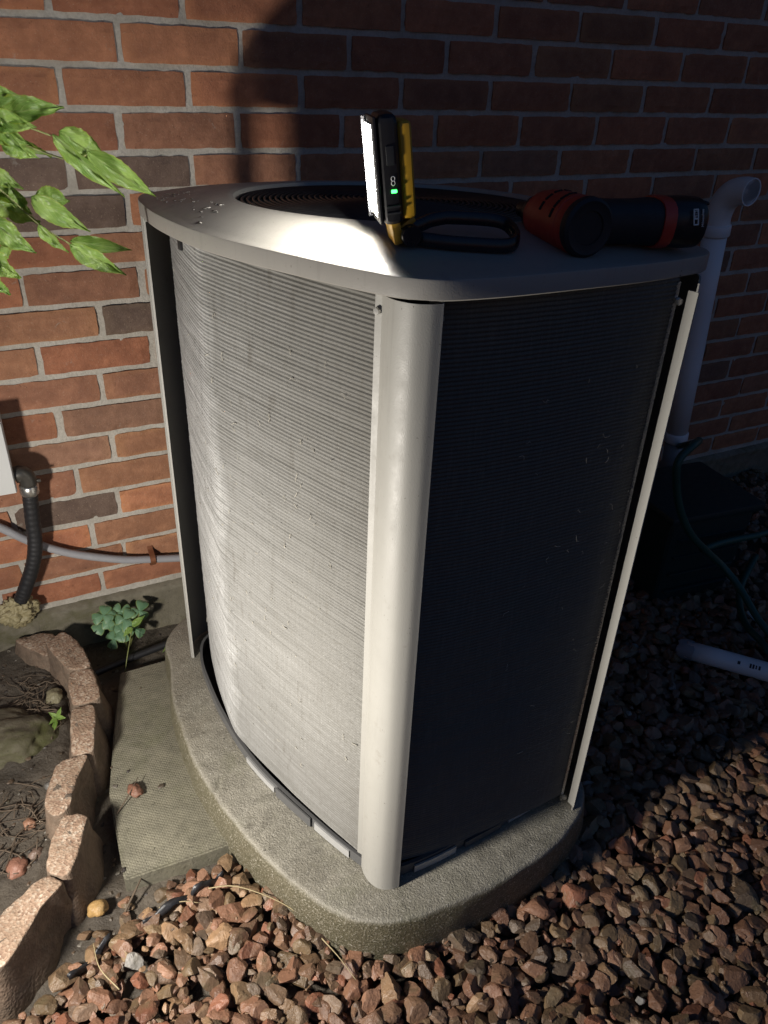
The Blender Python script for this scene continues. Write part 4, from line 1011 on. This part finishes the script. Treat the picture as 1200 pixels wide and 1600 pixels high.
items = []
for layer, (sp_, z0) in enumerate(((.0245, -.006), (.0220, .010))):
    y = -1.78
    while y < -.03:
        x = -.72
        while x < 2.0:
            X = x+random.uniform(-.5, .5)*sp_; Yy = y+random.uniform(-.5, .5)*sp_
            x += sp_*random.uniform(.8, 1.25)
            far = X > 1.35 or Yy < -1.5 or X < -.6
            if far and (layer == 0 or random.random() < .35): continue
            if gravel_ok(X, Yy): items.append((X, Yy, z0+random.uniform(-.003, .006)+.004*noise.noise(Vector((X*9, Yy*9, 0))), random.uniform(.0105, .0172)*(1.25 if random.random() < .12 else 1)*(.5 if random.random() < .2 else 1), layer))
        y += sp_
for _ in range(2600):
    X = random.uniform(-.5, 1.15); Yy = random.uniform(-1.42, -.55)
    if gravel_ok(X, Yy): items.append((X, Yy, .008+random.uniform(-.004, .008), random.uniform(.0028, .0065), 0))
# stray stones over the soil margin
for _ in range(26):
    X = random.uniform(-.36, -.16); Yy = random.uniform(-.79, -.71)
    if not gravel_ok(X, Yy) and X > edge_x(Yy)+.045: items.append((X, Yy, -.008, random.uniform(.007, .013), 1))
def score(it):
    u, v = px(it[:3]); 
    if not (0 < u < 1200 and 0 < v < 1600) or it[4] == 0: return -1
    if u > 905 and v < 1230 - (u-957)*.36 + 10: return -.5   # deep shadow behind the unit
    return it[3]*FPX/((Vector(it[:3])-CAM).length)
order = sorted(range(len(items)), key=lambda i: -score(items[i])); single = set(order[:300])
jv = []; jf = []; jc = []; base = 0
for i, (x, y, z, s, lay) in enumerate(items):
    k = random.randrange(len(hulls)); e = (random.uniform(-.42, .42), random.uniform(-.42, .42), random.uniform(0, 6.28))
    t = random.choice(stone_tints); br = random.uniform(.6, 1.25); t = tuple(c*br*k_ for c, k_ in zip(t, (1.32, 1.22, 1.08)))
    if random.random() < .005: t = (.34, .32, .29)
    if i in single:
        o = link('stone', hulls[k], None, bed_o); o.location = (x, y, z); o.rotation_euler = e; o.scale = (s, s, s); o.color = (*t, 1)
    else:
        from mathutils import Euler
        m = np.array(Euler(e).to_matrix())
        v = HV[k]@m.T*s+np.array([x, y, z]); jv.append(v); jf += [tuple(q+base for q in f_) for f_ in HF[k]]; base += len(v); jc += [(*t, 1)]*len(v)
me = bpy.data.meshes.new('stone_mass'); me.from_pydata(np.concatenate(jv).tolist(), [], jf); me.update()
ca = me.color_attributes.new('tint', 'FLOAT_COLOR', 'POINT'); ca.data.foreach_set('color', np.array(jc).ravel())
so = link('stone_mass', me, M_stonej, bed_o); so['kind'] = 'stuff'

# ------------------------------------------------------------------ straw, twigs, scraps of weed fabric, crumbs
def straw(pts, label, r_=.0011, mat=None):
    c = Vector((pts[0][0], pts[0][1], 0)); o = empty('straw', c, 0, label, 'straw')
    P = spline(pts, 22); tube('stalk', [p-c for p in P], [r_*(1-.5*i/len(P)) for i in range(len(P))], mat or M_straw, o, 6)
straw([(-.165, -.765, .022), (-.115, -.790, .032), (-.06, -.842, .028), (-.030, -.888, .022), (-.024, -.905, .012)], 'long curved pale straw on the gravel beside the pad')
straw([(-.02, -.925, .024), (-.008, -.965, .026), (.003, -1.005, .02)], 'straight pale straw on the gravel below the pad corner')
straw([(-.263, -.560, .023), (-.232, -.530, .034), (-.214, -.505, .036)], 'grey stalk leaning on the paving slab edge', .0013, M_twig)
straw([(-.235, -.765, .018), (-.20, -.775, .026), (-.175, -.785, .02)], 'short pale straw lying on the gravel margin')
straw([(-.315, -.87, .024), (-.335, -.83, .030), (-.338, -.785, .026)], 'long thin straw crossing the gravel near the bottom left')
straw([(-.285, -.735, -.002), (-.262, -.712, .010), (-.25, -.695, .010)], 'short grey stick beside the slab corner', .0022, M_twig)
tw = Join(); tr = random.Random(4)
for _ in range(95):
    zone = tr.choice([(-.40, -.19, .09, .06), (-.36, -.22, .04, .06), (-.42, -.56, .06, .06), (-.40, -.50, .05, .05)])
    x = zone[0]+tr.gauss(0, zone[2]*.6); y = zone[1]+tr.gauss(0, zone[3]*.6)
    if x > edge_x(y)-.045: continue
    a = tr.uniform(0, 3.14); l = tr.uniform(.02, .085); p = []
    for k in range(5):
        q = k/4-.5; X = x+math.cos(a)*l*q+tr.uniform(-.003, .003); Yy = y+math.sin(a)*l*q+tr.uniform(-.003, .003)
        p.append((X, Yy, soil_z(X, Yy)+.004+tr.uniform(0, .008)))
    tw.add(*tube_geo(spline(p, 12), tr.uniform(.0006, .0014), 5))
tag(tw.build('twig_litter', M_twig), 'dead twigs and dry grass scattered over the soil bed', 'twigs', kind='stuff')
cj = Join(); ccol = []
for _ in range(520):
    x = tr.uniform(-.52, -.05); y = tr.uniform(-.78, -.02)
    on_slab = inpoly(x, y, pv)
    if on_slab and tr.random() > .10: continue
    if abs(x-(edge_x(y)-.02)) < .03: continue
    z = (.021 if on_slab else soil_z(x, y)); s = tr.uniform(.0012, .0045)*(1.6 if tr.random() < .1 else 1); k = tr.randrange(18)
    v = HV[k]*s+np.array([x, y, z+s*.2]); cj.add(v.tolist(), HF[k]); ccol += [random.choice([(.09, .07, .05), (.06, .05, .04), (.2, .18, .15), (.13, .09, .06), (.05, .04, .035)])]*len(v)
co_ = cj.build('soil_crumbs', M_stonej, None, False); tag(co_, 'small soil crumbs and grit on the soil and slab', 'soil crumbs', kind='stuff')
ca = co_.data.color_attributes.new('tint', 'FLOAT_COLOR', 'POINT'); ca.data.foreach_set('color', [x for t in ccol for x in (*t, 1)])
def scrap(c, l, w, rz, label, seed):
    V = []; n = 14; m = 6
    for i in range(n+1):
        for j in range(m+1):
            u = i/n-.5; v = j/m-.5; p = Vector((u*l, v*w*(1-.9*abs(u)*1.3), .008*math.sin(u*7+seed)+.012*noise.noise(Vector((u*4, v*6, seed)))+.010*(1-4*v*v)))
            V.append(p)
    bm = bmesh.new(); me = mesh('weed_fabric', V, [(i*(m+1)+j, i*(m+1)+j+1, (i+1)*(m+1)+j+1, (i+1)*(m+1)+j) for i in range(n) for j in range(m)]); bm.from_mesh(me)
    bmesh.ops.solidify(bm, geom=bm.faces[:], thickness=.0006)
    o = link('weed_fabric', bm_mesh('weed_fabric', bm, True), M_fabric); o.location = c; o.rotation_euler = (0, 0, rz); tag(o, label, 'weed fabric')
scrap((-.222, -.772, .016), .085, .016, R(8), 'crumpled scrap of black weed fabric showing through the gravel margin', 1.0)
scrap((-.155, -.762, .022), .060, .010, R(15), 'thin black fabric fold on the gravel just below the slab', 3.0)
scrap((-.345, -.800, .010), .080, .012, R(30), 'black fabric edge beside the nearest edging block', 5.0)
